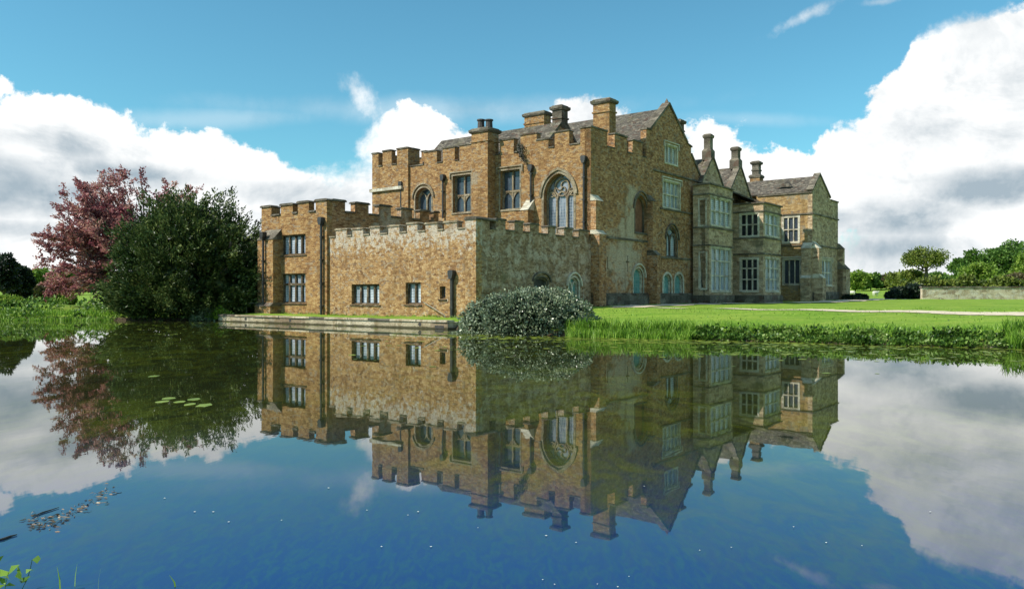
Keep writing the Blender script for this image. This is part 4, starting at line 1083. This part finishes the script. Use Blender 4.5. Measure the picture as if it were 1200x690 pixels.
# ---- bank vegetation
def shore_pt(s0, s1, n, lo, hi):
    seg = SH[s0:s1+1]; d = np.r_[0, np.cumsum(np.hypot(*np.diff(seg, axis=0).T))]; s = rng.uniform(0, d[-1], n)
    q = np.stack([np.interp(s, d, seg[:,0]), np.interp(s, d, seg[:,1])], 1)
    i = np.clip(np.searchsorted(d, s)-1, 0, len(seg)-2); T = unit(np.diff(seg, axis=0))[i]; N = np.stack([-T[:,1], T[:,0]], 1)
    return q+N*rng.uniform(lo, hi, n)[:,None], s/d[-1]
def blades(name, P2, hgt, wid, mat, label, cat, lean=.25, base=None):
    n = len(P2); z = ground_z(P2[:,0], P2[:,1]); z = np.maximum(z, -.05) if base is None else np.full(n, base)
    h = hgt*rng.uniform(.55, 1.3, n) if np.isscalar(hgt) else hgt*rng.uniform(.6, 1.25, n)
    an = rng.uniform(0, 2*math.pi, n); s = np.stack([np.cos(an), np.sin(an), 0*an], 1)*wid/2
    ln = np.stack([rng.normal(size=n), rng.normal(size=n), 0*an], 1)*lean*h[:,None]
    B = np.stack([P2[:,0], P2[:,1], z-.03], 1); M = B+ln*.3+np.stack([0*h,0*h,h*.6],1); T = B+ln+np.stack([0*h,0*h,h],1)
    V = np.stack([B-s, B+s, M+s*.8, M-s*.8, T+s*.1, T-s*.1], 1).reshape(-1,3)
    k = np.arange(n)*6; Fq = np.concatenate([np.stack([k,k+1,k+2,k+3],1), np.stack([k+3,k+2,k+4,k+5],1)])
    o = np_mesh(name, V, Fq, mat); tag(o, label, cat, kind='stuff'); return o
# SH indices: 7 terrace corner, 8 (-2.4,42.3) 9 (0,39.3) 10 (3.5,37.6) 11 (8,35.4) 12 (12,33.4) 13 (15,31.6) 14 (18.5,29.9) 15 (24,28)
P2, s = shore_pt(9, 11, 5200, -.35, 1.0); P2 = P2[P2[:,0] > 2.5+1.2*rng.uniform(size=len(P2))**2]
blades('reed_bed', P2, .44, .035, MT['reed'], 'bright green reed blades standing along the bank right of the rounded bush', 'reeds')
P2, s = shore_pt(14, 15, 3600, -.3, 1.1); P2 = P2[P2[:,0] > 17.3]
blades('reed_bed', P2, .6, .04, MT['reed'], 'tall reed blades on the bank at the right edge of the moat', 'reeds')
P2, s = shore_pt(11, 15, 5200, .1, 2.2)
blades('rough_grass', P2, .22, .03, MT['reed'], 'rough uncut grass fringing the top of the moat bank below the lawn', 'grass', .5)
P2, s = shore_pt(11, 14, 17000, -.22, .75); pr = .5+.5*np.sin(s*34+1.0)*np.cos(s*11); P2 = P2[rng.uniform(size=len(P2)) < -.05+1.0*pr]
z = ground_z(P2[:,0], P2[:,1]); hh = rng.uniform(.0,.22,len(P2))*(.5+.9*rng.uniform(size=len(P2)))
p = np.stack([P2[:,0], P2[:,1], np.maximum(z, 0)+hh], 1); d = rng.normal(size=p.shape)*.6+[-.1,-.6,.5]
tag(leafobj('bank_plants', p, d, .17, .11, MT['herb']), 'broad-leaved dark green plants overhanging the moat edge of the lawn', 'plants', kind='stuff')
n = 5000; X = rng.uniform(3, 40, n); Y = rng.uniform(30, 58, n); P2 = np.stack([X, Y], 1); dd_ = sdist(P2, SH); ok = (dd_ > 1.2) & (Y < 56-X*.2); P2 = P2[ok & (np.sin(X*1.3)+np.sin(Y*1.9+X) > -.2)]
blades('lawn_tufts', P2, .10, .05, MT['reed'], 'scattered longer tufts in the bright lawn', 'grass', .6)
# brown earth undercut and dead stems
P2, s = shore_pt(11, 15, 1800, -.2, .25); blades('dead_stems', P2, .16, .03, MT['wisp'], 'dry brown stems and roots at the waterline under the bank', 'stems', .8)
# left far bank
P2, s = shore_pt(1, 5, 19000, -.9, 3.2)
P2 = P2[P2[:,0] < -30.5]
blades('rough_grass', P2, .33, .06, MT['reed'], 'tall bright rough grass on the far left bank', 'grass', .3)
P2, s = shore_pt(1, 4, 9000, -.2, 6); z = ground_z(P2[:,0], P2[:,1]); ok = np.sin(P2[:,0]*1.1)+np.sin(P2[:,1]*1.7+P2[:,0]*.6) > .1; ok &= P2[:,0] < -31; P2 = P2[ok]; z = z[ok]
p = np.stack([P2[:,0], P2[:,1], np.maximum(z,0)+rng.uniform(0,1.0,len(P2))], 1)
tag(leafobj('bank_plants', p, rng.normal(size=p.shape)+[0,0,.6], .3, .2, MT['herb']), 'mixed leafy plants on the far left bank below the trees', 'plants', kind='stuff')
n = 2600; bb_ = rng.uniform(TBn, TBf, n); aa_ = np.where(rng.uniform(size=n) < .5, TA+.6+rng.uniform(0,.5,n)**2, WA-.15-rng.uniform(0,.5,n)**2*1.2)
ok = np.sin(bb_*2.1)+np.sin(bb_*5.3+aa_) > -.6; bb_ = bb_[ok]; aa_ = aa_[ok]
blades('quay_grass', np.stack([CX+ca*aa_-sa*bb_, CY+sa*aa_+ca*bb_], 1), .16, .03, MT['reed'], 'uneven grass tufts along the quay edge and the foot of the golden walls', 'grass', .5)
# shrubs by the end of the quay
def small_bush(px, y, r, h, mat, label, leaf=.16, n=1500, seed=1, name='shrub', z0=None):
    X = (px-600)/F*y; e = empty(name, (X, y, gz_(X, y)-.05 if z0 is None else z0)); tag(e, label, 'shrub')
    mb = MB(); 
    for k in range(5): limb(mb, (0,0,-.2), (rng.normal()*r*.4, rng.normal()*r*.4, h*.6), .03, .008)
    mb.build('stem', MT['bark'], e, uv=False)
    v = unit(rng.normal(size=(n,3))); v[:,2] = np.abs(v[:,2]); rr_ = rng.uniform(.35,1,n)[:,None]**.5*(1+.2*np.sin(v[:,:1]*7+seed))
    leafobj('crown', v*rr_*[r,r,h], v+rng.normal(size=(n,3))*.6, leaf, leaf*.6, MT[mat], e); return e
small_bush(241, 60.8, .95, 1.15, 'pale', 'silvery-leaved shrub in front of the dark yew by the end of the quay', .2)
small_bush(257, 60.9, .85, .75, 'reed', 'low bright green shrub at the left end of the quay', .2)
small_bush(262, 66, 1.6, 2.0, 'darkleaf', 'dark shrub under the right skirt of the yew', .25, 2500)
small_bush(282, 66.5, 1.0, .9, 'darkleaf', 'small dark shrub beside the red brick garden wall', .25, 1200)
# foreground sprig and blades at the near bank
X = -3.42; Y = 5.35
e = empty('sapling', (X, Y, .02)); tag(e, 'bright green leafy sprig poking up at the bottom left corner of the water', 'plant')
mb = MB(); P = []; D = []
for k in range(5):
    q = np.array([rng.normal()*.05, rng.normal()*.05, 0]); tp_ = q+[rng.normal()*.05+.02, rng.normal()*.06, rng.uniform(.16,.30)]
    limb(mb, q-[0,0,.1], tp_, .004, .002, .1, 5)
    for j in range(6):
        u = rng.uniform(.3,1); P.append(q+(tp_-q)*u); D.append([rng.normal(), rng.normal()*.7, .3])
mb.build('stem', MT['reed'], e, uv=False); leafobj('leaf_spray', np.array(P), np.array(D), .085, .05, MT['reed'], e)
P2 = np.array([(-3.05,5.42),(-3.0,5.5),(-2.8,5.42),(-2.30,5.5),(-2.33,5.46),(-3.3,5.5)]); 
for k, q in enumerate(P2[:4]):
    o = blades('grass_blade', np.array([q]), .19, .014, MT['reed'], 'single green blade rising from the near edge of the moat', 'grass blade', .25, -.02)
    del o['kind']; o['group'] = 'single blades at the near edge of the moat'
# ---- floating things
def discs(P, r, n=7):
    V = []; Fq = []
    an = np.arange(n)*2*math.pi/n
    for (x, y), rr_ in zip(P, r):
        o = len(V); k = rng.uniform(.8,1.2,n); z = .006+rng.uniform(0,.004)
        V += [(x+math.cos(a)*rr_*kk, y+math.sin(a)*rr_*kk*1.0, z) for a, kk in zip(an, k)]
        Fq.append(tuple(range(o, o+n)))
    return np.array(V), np.array(Fq)
n = 16000; X = rng.uniform(-6, 22, n); Y = rng.uniform(18, 43, n)
P = np.stack([X, Y], 1); d = -sdist(P, SH)
pat = np.sin(X*.35+Y*.9)+np.sin(X*.9-Y*1.7+2)*.7+np.sin(X*.13+Y*2.3)*.6
near = np.exp(-np.clip(d,0,None)/2.6)
ok = (d > .05) & (rng.uniform(size=n) < np.clip(near*(.8+.6*pat), 0, .97)*np.where(X < 14, 1, .5)+.012*(pat > .3)*(Y > 24))
P = P[ok]; V, Fq = discs(P, rng.uniform(.04,.15,len(P)))
tag(np_mesh('pond_weed', V, Fq, MT['pad']), 'yellow-green floating weed scattered on the moat below the bush and lawn', 'pond weed', kind='stuff')
n = 1300; X = rng.uniform(-38,-8,n); Y = rng.uniform(38,61,n); P = np.stack([X,Y],1); d = -sdist(P, SH)
ok = (d > .3)&(rng.uniform(size=n) < .15+.6*np.exp(-d/5)); P = P[ok]
V, Fq = discs(P, rng.uniform(.04,.14,len(P)))
tag(np_mesh('pond_weed', V, Fq, MT['pad']), 'thin floating weed on the dark water below the yew', 'pond weed', kind='stuff')
for (px, py, r) in ((198,467,.12),(211,471,.10),(222,474,.10),(190,471,.11),(228,468,.12),(240,475,.14),(180,441,.12)):
    y = 2*F/(py-345); x = (px-600)/F*y
    V, Fq = discs([(x, y)], [r], 12); V[:,1] = y+(V[:,1]-y)*1.6
    o = np_mesh('lily_pad', V, Fq, MT['pad']); tag(o, 'flat pale lily pad among the few in the reflection of the yew', 'lily pad', 'lily pads in the reflection of the yew')
for (px, py) in ((193,584),(250,600),(268,612),(430,598),(478,604),(490,600),(447,641),(505,641),(640,628),(650,690-5),(700,685),(737,676),(820,645),(857,642),(930,618),(1090,600),(560,619),(385,572),(330,610),(228,600),(1010,640),(968,636),(636,680),(675,636),(724,688),(755,570)):
    y = 2*F/(py-345); x = (px-600)/F*y; s_ = .0019*y/2
    V, Fq = discs([(x, y)], [s_*rng.uniform(.8,1.6)], 6)
    o = np_mesh('floating_petal', V, Fq, MT['petal']); tag(o, 'tiny white petal floating on the open dark blue water', 'petal', 'white petals floating on the moat')
# drift of twigs, left foreground
def wp(px, py): y = 2*F/(py-345); return ((px-600)/F*y, y, .008)
for pts, r, lab in (([wp(38,606),wp(50,601),wp(60,598),wp(69,595)], .007, 'long thin dark twig floating among drift in the left foreground'),
                    ([wp(-4,634),wp(4,632),wp(12,629),(wp(20,627))], .010, 'short dark twig floating at the left edge of the picture')):
    mb = MB(); mb.tube(pts, [r*.6, r, r*.8, r*.4], 6); o = mb.build('twig', MT['twig'], uv=False); tag(o, lab, 'twig')
n = 150; u = rng.uniform(0,1,n); pxs = 28+u*108; pys = 612-28*u+9*np.sin(u*5)+rng.normal(size=n)*4.5
y = 2*F/(pys-345); P = np.stack([(pxs-600)/F*y, y, np.full(n,.006)], 1); D = np.stack([rng.normal(size=n)*1+.6, rng.normal(size=n), 0*u], 1)
tag(leafobj('drift', P, D, .06, .014, MT['wisp']), 'raft of dead leaves and stems drifting in the left foreground', 'drift', kind='stuff')
# ================================================================ FAR THINGS
# brick wall behind the wing
x0, y0 = pxz(268, 0, 74)[0], 74; x1, y1 = pxz(306, 0, 74)[0], 73.2
mb = MB(); z = gz_(x0, y0)-.3
mb.add([(x0,y0,z),(x1+2,y1,z),(x1+2,y1+.35,z),(x0,y0+.35,z),(x0,y0,2.6),(x1+2,y1,2.7),(x1+2,y1+.35,2.7),(x0,y0+.35,2.6)], [(0,3,2,1),(4,5,6,7),(0,1,5,4),(1,2,6,5),(2,3,7,6),(3,0,4,7)])
o = mb.build('brick_wall', MT['brickred']); tag(o, 'low old red brick wall in shade between the yew and the golden wing', 'wall')
mb = MB(); mb.box(x0-.05, x1+2.0, 73.1, 74.45, 2.72, 2.84); k_ = mb.build('coping', MT['trimdark']); k_.parent = o
# rails
def rail(name, pts, h, label, r=.028, mid=False):
    e = empty(name, (pts[0][0], pts[0][1], pts[0][2])); tag(e, label, 'railing'); o = Vector(pts[0])
    for p in pts:
        mb = MB(); mb.tube([Vector(p)-o+Vector((0,0,-.1)), Vector(p)-o+Vector((0,0,h))], r, 6); mb.build('post', MT['iron'], e)
    mb = MB(); mb.tube([Vector(p)-o+Vector((0,0,h)) for p in pts], r*.9, 6); mb.build('handrail', MT['iron'], e)
yq = 60.6
rail('railing', [((px-600)/F*(62.5+i*.1), 62.5+i*.1, .5) for i, px in enumerate((289, 303))], .82, 'plain low iron railing at the left end of the quay')
b0, z0 = Lp(496, 354, WA-.12); b1, z1 = Lp(526, 369, WA-.12)
P0 = wxy(WA-.12, b0)+(z0,); P1 = wxy(WA-.5, b1)+(z1,)
e = empty('handrail', P1); tag(e, 'thin sloping iron handrail on the golden wall left of the stout rainwater pipe', 'handrail')
mb = MB(); o = Vector(P1); mb.tube([Vector(P0)-o, Vector(P1)-o], .03, 6); mb.build('rail', MT['iron'], e)
mb = MB(); mb.tube([Vector(P1)-o+Vector((0,0,-.4)), Vector(P1)-o], .03, 6); mb.tube([Vector(P0)-o, Vector(P0)-o+Vector((ca*.15, sa*.15, 0))], .02, 6); mb.build('bracket', MT['iron'], e)
# wiry climber under the parapet
b, z = Lp(606, 172, -.08); x, y = wxy(-.12, b)
e = empty('climbing_plant', (x, y, z)); tag(e, 'wiry dark plant growing out of the golden wall just below the parapet', 'plant')
mb = MB(); P = []; D = []
for k in range(10):
    q = np.zeros(3); pts = [tuple(q)]; 
    for j in range(6):
        q = q+np.array([ -sa*-.2, ca*-.2, 0])*rng.uniform(.3,1.4)*np.array([1,1,1])+np.array([-ca*.05, -sa*.05, rng.normal()*.16-.17]); pts.append(tuple(q)); 
        for _ in range(5): P.append(q+rng.normal(size=3)*.08); D.append(rng.normal(size=3))
    mb.tube(pts, [.04,.035,.03,.025,.02,.015,.01], 5)
mb.build('stem', MT['twig'], e, uv=False); leafobj('leaf_spray', np.array(P), np.array(D), .14, .07, MT['darkleaf'], e)
# garden wall at right
def gwall(x0, x1, y, h, label):
    mb = MB(); z0 = gz_(x0, y)-.3
    mb.box(x0, x1, y, y+.5, z0, gz_((x0+x1)/2, y)+h); o = mb.build('garden_wall', MT['garden']); tag(o, label, 'wall')
    mb = MB(); mb.box(x0-.1, x1, y-.08, y+.58, gz_((x0+x1)/2, y)+h+.003, gz_((x0+x1)/2, y)+h+.18); k = mb.build('coping', MT['trimdark']); k.parent = o
    mb = MB(); 
    return o
gwy = 98; gx0 = (1081-600)/F*gwy
zg = gz_(gx0, gwy); hgt = 2+(345-337)/F*gwy-zg
gwall(gx0, gx0+60, gwy, hgt, 'long pale rubble garden wall across the lawn at the right')
mb = MB()
P = [(gx0, gwy+.1), (gx0-3.4*1.05, gwy+9)]
(xa, ya), (xb, yb) = P
mb.add([(xa,ya,0),(xb,yb,0),(xb+.4,yb+.1,0),(xa+.4,ya+.1,0),(xa,ya,zg+hgt-.05),(xb,yb,zg+hgt-.05),(xb+.4,yb+.1,zg+hgt-.05),(xa+.4,ya+.1,zg+hgt-.05)], [(0,3,2,1),(4,5,6,7),(0,1,5,4),(1,2,6,5),(2,3,7,6),(3,0,4,7)])
def hedge(px0, px1, y, h, depth, mat, label, n=2600, leaf=.3, name='hedge', round_=.3):
    x0, x1 = (px0-600)/F*y, (px1-600)/F*y; xc = (x0+x1)/2; hw = (x1-x0)/2
    e = empty(name, (xc, y, gz_(xc, y))); tag(e, label, 'hedge')
    mb = MB(); 
    for k in range(max(3, int(hw))): limb(mb, (rng.uniform(-hw*.8,hw*.8),0,-.3), (rng.uniform(-hw*.8,hw*.8),0,h*.7), .06, .02)
    mb.build('stem', MT['bark'], e, uv=False)
    v = rng.uniform(-1,1,(n,3)); m_ = np.max(np.abs(v), axis=1, keepdims=True); v = v/m_*rng.uniform(.7,1,(n,1)); v /= (1+round_*(np.linalg.norm(v,axis=1,keepdims=True)-1))
    bump = 1+.14*np.sin(v[:,:1]*hw*1.3+1)+.1*np.sin(v[:,:1]*hw*3.1)
    p = np.stack([v[:,0]*hw, v[:,1]*depth/2, (v[:,2]*.5+.5)*h*bump[:,0]], 1)
    leafobj('foliage', p, rng.normal(size=p.shape), leaf, leaf*.7, MT[mat], e); return e
hedge(1048, 1082, gwy+2.5, hgt+.1, 3.0, 'darkleaf', 'dark clipped hedge against the left end of the pale garden wall', 3200, .35)
hedge(1038, 1053, gwy-.5, .95, 1.5, 'darkleaf', 'low round dark bush at the foot of the clipped hedge', 1400, .25, round_=.8)
hedge(988, 1017, 92, .55, 1.0, 'darkleaf', 'low dark clipped edging running out from the far end of the house', 1600, .22)
hedge(1053, 1204, gwy+6, hgt+1.1, 3, 'oak', 'loose olive green hedge showing over the garden wall', 9000, .45, round_=.2)
# sheep
def sheep(px, y, rz, label):
    x = (px-600)/F*y; e = empty('sheep', (x, y, gz_(x, y)), rz); tag(e, label, 'sheep')
    mb = MB()
    ringz = [(-.62,.02,.74),(-.58,.17,.74),(-.45,.26,.72),(-.2,.31,.69),(.1,.32,.68),(.35,.28,.71),(.5,.2,.77),(.6,.13,.86),(.72,.11,.9),(.78,.12,.88),(.9,.075,.82),(.97,.05,.79),(1.0,.01,.78)]
    mb.tube([(a, 0, c) for a, r, c in ringz], [r for a, r, c in ringz], 12)
    for sx_ in (-.42, .34):
        for sy in (-.15, .15): mb.tube([(sx_, sy, .62), (sx_+(.03 if sx_ > 0 else -.05), sy, .36), (sx_+(0 if sx_ > 0 else .02), sy, .18), (sx_, sy, 0)], [.1,.055,.035,.04], 7)
    for sy in (-1, 1): mb.tube([(.77, sy*.08, .93), (.74, sy*.2, .9)], [.04,.015], 5)
    mb.build('body', MT['sheep'], e, smooth=True, uv=False)
    return e
sheep(1026, 150, .3, 'pale sheep grazing alone in the field between the house and the garden wall')
sheep(998, 152, 2.8, 'pale sheep in the field close beside the far corner of the house')
# far trees
G1 = 'trees on the rising ground at the right'
def T(px, y): x = (px-600)/F*y; return (x, y, gz_(x, y)-.1)
def hz(py, x, y): return 2+(345-py)/F*y-gz_(x, y)
def far_tree(px, y, top, wpx, label, mat, **kw):
    l = T(px, y); h = hz(top, l[0], y); return clump_tree('tree', l, h, wpx/F*y/2, label, mat, **kw)
far_tree(1083, 150, 288, 52, 'oak with a flat open crown on a dark stem rising above its neighbours', 'oak', nclump=26, nleaf=200, leaf=.34, trunk_h=.6, crown_lo=.52, flat=.8, seed=3)
far_tree(1066, 156, 316, 52, 'low spreading tree under the left side of the flat-topped oak', 'oak', nclump=24, nleaf=240, leaf=.5, crown_lo=.1, seed=4)
far_tree(1098, 160, 318, 36, 'olive tree under the right side of the flat-topped oak', 'mid', nclump=22, nleaf=240, leaf=.5, crown_lo=.1, seed=5)
far_tree(1138, 190, 291, 44, 'round-headed green tree just right of the oak', 'mid', nclump=40, nleaf=380, leaf=.6, crown_lo=.08, seed=6)
far_tree(1148, 165, 307, 44, 'smaller bright green tree in front of the group at the right', 'spring', nclump=30, nleaf=300, leaf=.5, crown_lo=.1, seed=7)
far_tree(1180, 195, 281, 60, 'tallest dark green tree of the group at the right', 'mid', nclump=44, nleaf=400, leaf=.6, crown_lo=.08, seed=8)
far_tree(1204, 170, 296, 40, 'green tree cut by the right edge of the picture', 'spring', nclump=30, nleaf=300, leaf=.5, crown_lo=.1, seed=9)
far_tree(1172, 140, 322, 40, 'bright yellow-green shrubby tree above the garden wall', 'spring', nclump=20, nleaf=260, leaf=.4, crown_lo=.05, seed=10)
far_tree(1196, 138, 318, 44, 'brownish shrubby tree above the right end of the garden wall', 'russet', nclump=20, nleaf=260, leaf=.4, crown_lo=.05, seed=11)
far_tree(1002, 260, 317, 34, 'yellow-green rounded tree right of the far corner of the house', 'spring', nclump=26, nleaf=240, leaf=.8, crown_lo=.05, seed=12)
far_tree(1020, 265, 321, 30, 'dark green tree next to the yellow-green one in the far field', 'mid', nclump=26, nleaf=240, leaf=.8, crown_lo=.05, seed=13)
far_tree(1038, 270, 322, 30, 'russet bare-looking tree in the far hedgerow', 'russet', nclump=26, nleaf=240, leaf=.7, crown_lo=.05, seed=14)
far_tree(1054, 262, 321, 30, 'olive hedgerow tree left of the flat-topped oak', 'oak', nclump=26, nleaf=240, leaf=.8, crown_lo=.05, seed=15)
for i, (px, y, top, w_) in enumerate(((1094,330,325,50),(1150,340,312,50),(1185,340,300,70),(985,300,322,40))):
    far_tree(px, y, top, w_, ['distant tree glimpsed behind the flat-topped oak','distant tree behind the round-headed group','distant wooded crown on the skyline at the right edge','distant tree partly hidden by the far corner of the house'][i], ['spring','mid','mid','spring'][i], nclump=30, nleaf=220, leaf=1.1, crown_lo=.05, seed=20+i)
# left distance
far_tree(4, 84, 291, 40, 'dark tree at the far left edge beyond the bank', 'darkleaf', nclump=26, nleaf=300, leaf=.35, crown_lo=.1, seed=30)
far_tree(22, 90, 306, 34, 'smaller dark tree beside the one at the left edge', 'darkleaf', nclump=20, nleaf=260, leaf=.35, crown_lo=.05, seed=31)
far_tree(40, 100, 330, 44, 'low brown-green thicket on the far left bank', 'russet', nclump=20, nleaf=260, leaf=.4, crown_lo=.0, seed=32)
far_tree(72, 78, 341, 32, 'rounded yellow-green bush on the left bank under the copper tree', 'spring', nclump=18, nleaf=240, leaf=.25, crown_lo=.0, seed=33)
far_tree(8, 70, 347, 36, 'bright leafy bush at the left edge of the bank', 'spring', nclump=18, nleaf=240, leaf=.25, crown_lo=.0, seed=37)
for i, (px, y, top, w_) in enumerate(((20,250,317,50),(48,240,313,46),(76,250,317,50),(110,260,318,50),(-30,250,312,60),(250,200,316,60),(300,210,318,60))):
    far_tree(px, y, top, w_, ['spring tree on the left skyline behind the dark trees','brightest spring tree on the left skyline','spring tree on the left skyline by the copper tree','spring tree behind the copper tree','spring tree beyond the left edge of the picture','distant tree behind the yew','distant tree behind the golden wing'][i], 'spring', nclump=30, nleaf=220, leaf=.9, crown_lo=.02, seed=40+i)
# ================================================================ SKY, SUN, CAMERA
SUN_EL = 42; PHI = rad(32)
sl = Vector((-math.cos(PHI), math.sin(PHI)))
sw = Vector((ca*sl.x-sa*sl.y, sa*sl.x+ca*sl.y)).normalized()
sd = Vector((sw.x*math.cos(rad(SUN_EL)), sw.y*math.cos(rad(SUN_EL)), math.sin(rad(SUN_EL))))
L = bpy.data.lights.new('sun', 'SUN'); L.energy = 4.6; L.angle = rad(.5); L.color = (1, .94, .84)
so = bpy.data.objects.new('sun', L); COL.objects.link(so); so.rotation_euler = sd.to_track_quat('Z', 'Y').to_euler()
w = bpy.data.worlds.new('World'); S.world = w; w.use_nodes = True; w.node_tree.nodes.clear(); t = NT(w.node_tree)
out = t.node('ShaderNodeOutputWorld')
sk = t.node('ShaderNodeTexSky', sky_type='NISHITA'); sk.sun_disc = False; sk.sun_elevation = rad(SUN_EL)
sk.sun_rotation = math.atan2(sw.x, sw.y); sk.air_density = 1.0; sk.dust_density = .6; sk.ozone_density = 1.6
tc = t.node('ShaderNodeTexCoord'); g = tc.outputs['Generated']
sx = t.node('ShaderNodeSeparateXYZ'); t.l.new(g, sx.inputs[0])
az = t.math('ARCTAN2', sx.outputs[0], sx.outputs[1]); el = t.math('ARCSINE', sx.outputs[2])
def ang(px, py):
    a = math.atan((px-600)/F); return a, math.atan((345-py)/F*math.cos(a))
# edge noise in direction space
n1 = t.noise(g, 9, 10, .64, .15); n2 = t.noise(t.mapping(g, (1,1,2.0), (4,2,7)), 3.6, 7, .6, .4)
n3 = t.noise(t.mapping(g, (1,1,4.0), (1,5,3)), 2.4, 5, .6)
BL_ = [(60,235,190,118),(185,262,170,112),(320,275,140,98),(430,300,120,105),(120,330,500,95),(482,172,58,40),(530,215,90,55),
       (700,140,52,26),(745,175,90,40),(828,172,46,32),(850,215,80,45),(935,208,70,26),(1165,105,150,92),(1095,190,150,90),(1010,240,80,50),
       (1150,285,230,85),(1300,170,180,170),(0,103,12,7),(1040,300,120,60),(-120,230,150,110),(1062,120,62,50)]
acc = None
for (px, py, rx_, ry_) in BL_:
    a0, e0 = ang(px, py); 
    dx = t.math('DIVIDE', t.math('SUBTRACT', az, a0), rx_/F*math.cos(a0)**2); dy = t.math('DIVIDE', t.math('SUBTRACT', el, e0), ry_/F*math.cos(a0))
    r = t.math('SQRT', t.math('ADD', t.math('MULTIPLY', dx, dx), t.math('MULTIPLY', dy, dy)))
    v = t.math('MULTIPLY', t.math('SUBTRACT', 1.0, r), min(rx_, ry_)/80.0)
    acc = v if acc is None else t.math('SMOOTH_MAX', acc, v, .08)
edge = t.math('ADD', acc, t.math('MULTIPLY', t.math('SUBTRACT', n1.outputs[0], .5), 1.5))
mask = t.step(edge, -.02, t.math('ADD', .07, t.step(n2.outputs[0], .42, .66, 0, .34)))
# loose cloud over the rest of the sky, away from the view
away = t.step(t.math('ABSOLUTE', az), .72, 1.1)
loose = t.math('MULTIPLY', t.step(n2.outputs[0], .5, .64), away)
lowm = t.math('MULTIPLY', loose, t.step(el, .0, .05))
mask = t.math('MAXIMUM', mask, lowm)
# thin wisps
wis = None
for (px, py, rx_, ry_, ang_, am) in ((415,106,52,24,.8,.8),(945,18,46,10,-.35,.55),(1035,2,30,6,0,.4),(520,130,330,22,-.02,.28),(250,140,200,16,-.1,.22),(885,140,120,10,.1,.14)):
    a0, e0 = ang(px, py)
    ux_ = t.math('SUBTRACT', az, a0); uy_ = t.math('SUBTRACT', e0, el)
    cx_, sx_ = math.cos(ang_), math.sin(ang_)
    p = t.math('ADD', t.math('MULTIPLY', ux_, cx_), t.math('MULTIPLY', uy_, sx_)); q = t.math('SUBTRACT', t.math('MULTIPLY', uy_, cx_), t.math('MULTIPLY', ux_, sx_))
    p = t.math('DIVIDE', p, rx_/F); q = t.math('DIVIDE', q, ry_/F)
    r = t.math('SQRT', t.math('ADD', t.math('MULTIPLY', p, p), t.math('MULTIPLY', q, q)))
    v = t.math('ADD', t.math('SUBTRACT', 1.0, r), t.math('MULTIPLY', t.math('SUBTRACT', n1.outputs[0], .5), 4.2 if am > .3 else 1.2))
    v = t.step(v, 0, 1.0, 0, am); wis = v if wis is None else t.math('MAXIMUM', wis, v)
mask = t.math('MAXIMUM', mask, wis)
# cloud body: white tops, grey undersides
gr_ = None
for (px, py, rx_, ry_, am) in ((20,215,150,52,1.0),(60,165,120,26,.5),(330,225,120,20,.4),(960,255,70,16,.5),(1090,150,70,26,.25),(150,205,170,22,.6),(30,268,110,16,.6),(330,262,150,30,.25),(1165,222,120,36,.95),(1080,250,110,30,.6),(1060,290,120,18,.35),(1200,150,60,40,.3),(700,150,50,14,.2),(1240,290,100,30,.5),(250,160,70,14,.2)):
    a0, e0 = ang(px, py)
    dx = t.math('DIVIDE', t.math('SUBTRACT', az, a0), rx_/F*math.cos(a0)**2); dy = t.math('DIVIDE', t.math('SUBTRACT', el, e0), ry_/F*math.cos(a0))
    r = t.math('SQRT', t.math('ADD', t.math('MULTIPLY', dx, dx), t.math('MULTIPLY', dy, dy)))
    v = t.step(t.math('ADD', t.math('SUBTRACT', 1.0, r), t.math('MULTIPLY', t.math('SUBTRACT', n3.outputs[0], .5), 1.6)), -.1, .9, 0, am)
    gr_ = v if gr_ is None else t.math('MAXIMUM', gr_, v)
gr_ = t.math('ADD', gr_, t.step(t.noise(t.mapping(g, (1,1,1.5), (2,9,4)), 7.0, 6, .6, .5).outputs[0], .42, .66, 0, .5)); gr_ = t.math('ADD', gr_, t.math('MULTIPLY', t.math('SUBTRACT', n1.outputs[0], .5), -1.5), clamp=True)
cc = t.mix(gr_, (.98,.98,.97), (.34,.42,.48))
# Nishita sky, toned towards the photograph's teal, paler near the horizon
skc = t.mix(1.0, sk.outputs[0], (.58, 1.12, 1.09), 'MULTIPLY')
b1 = t.node('ShaderNodeBackground', i_Color=skc, i_Strength=.118)
b2 = t.node('ShaderNodeBackground', i_Color=cc, i_Strength=1.0)
mx = t.node('ShaderNodeMixShader'); t.l.new(mask, mx.inputs[0]); t.l.new(b1.outputs[0], mx.inputs[1]); t.l.new(b2.outputs[0], mx.inputs[2]); t.l.new(mx.outputs[0], out.inputs[0])
c = bpy.data.cameras.new('camera'); co = bpy.data.objects.new('camera', c); COL.objects.link(co)
co.location = (0,0,2); co.rotation_euler = (math.pi/2, 0, 0); c.sensor_width = 36; c.lens = F/1200*36; c.clip_end = 5000; c.clip_start = .1
S.camera = co
S.view_settings.view_transform = 'Standard'; S.view_settings.look = 'None'; S.view_settings.exposure = .25; S.view_settings.gamma = 1
S.render.engine = 'CYCLES'; S.cycles.max_bounces = 6; S.cycles.diffuse_bounces = 3; S.cycles.glossy_bounces = 3; S.cycles.transparent_max_bounces = 4
S.render.resolution_x = 1024; S.render.resolution_y = 588
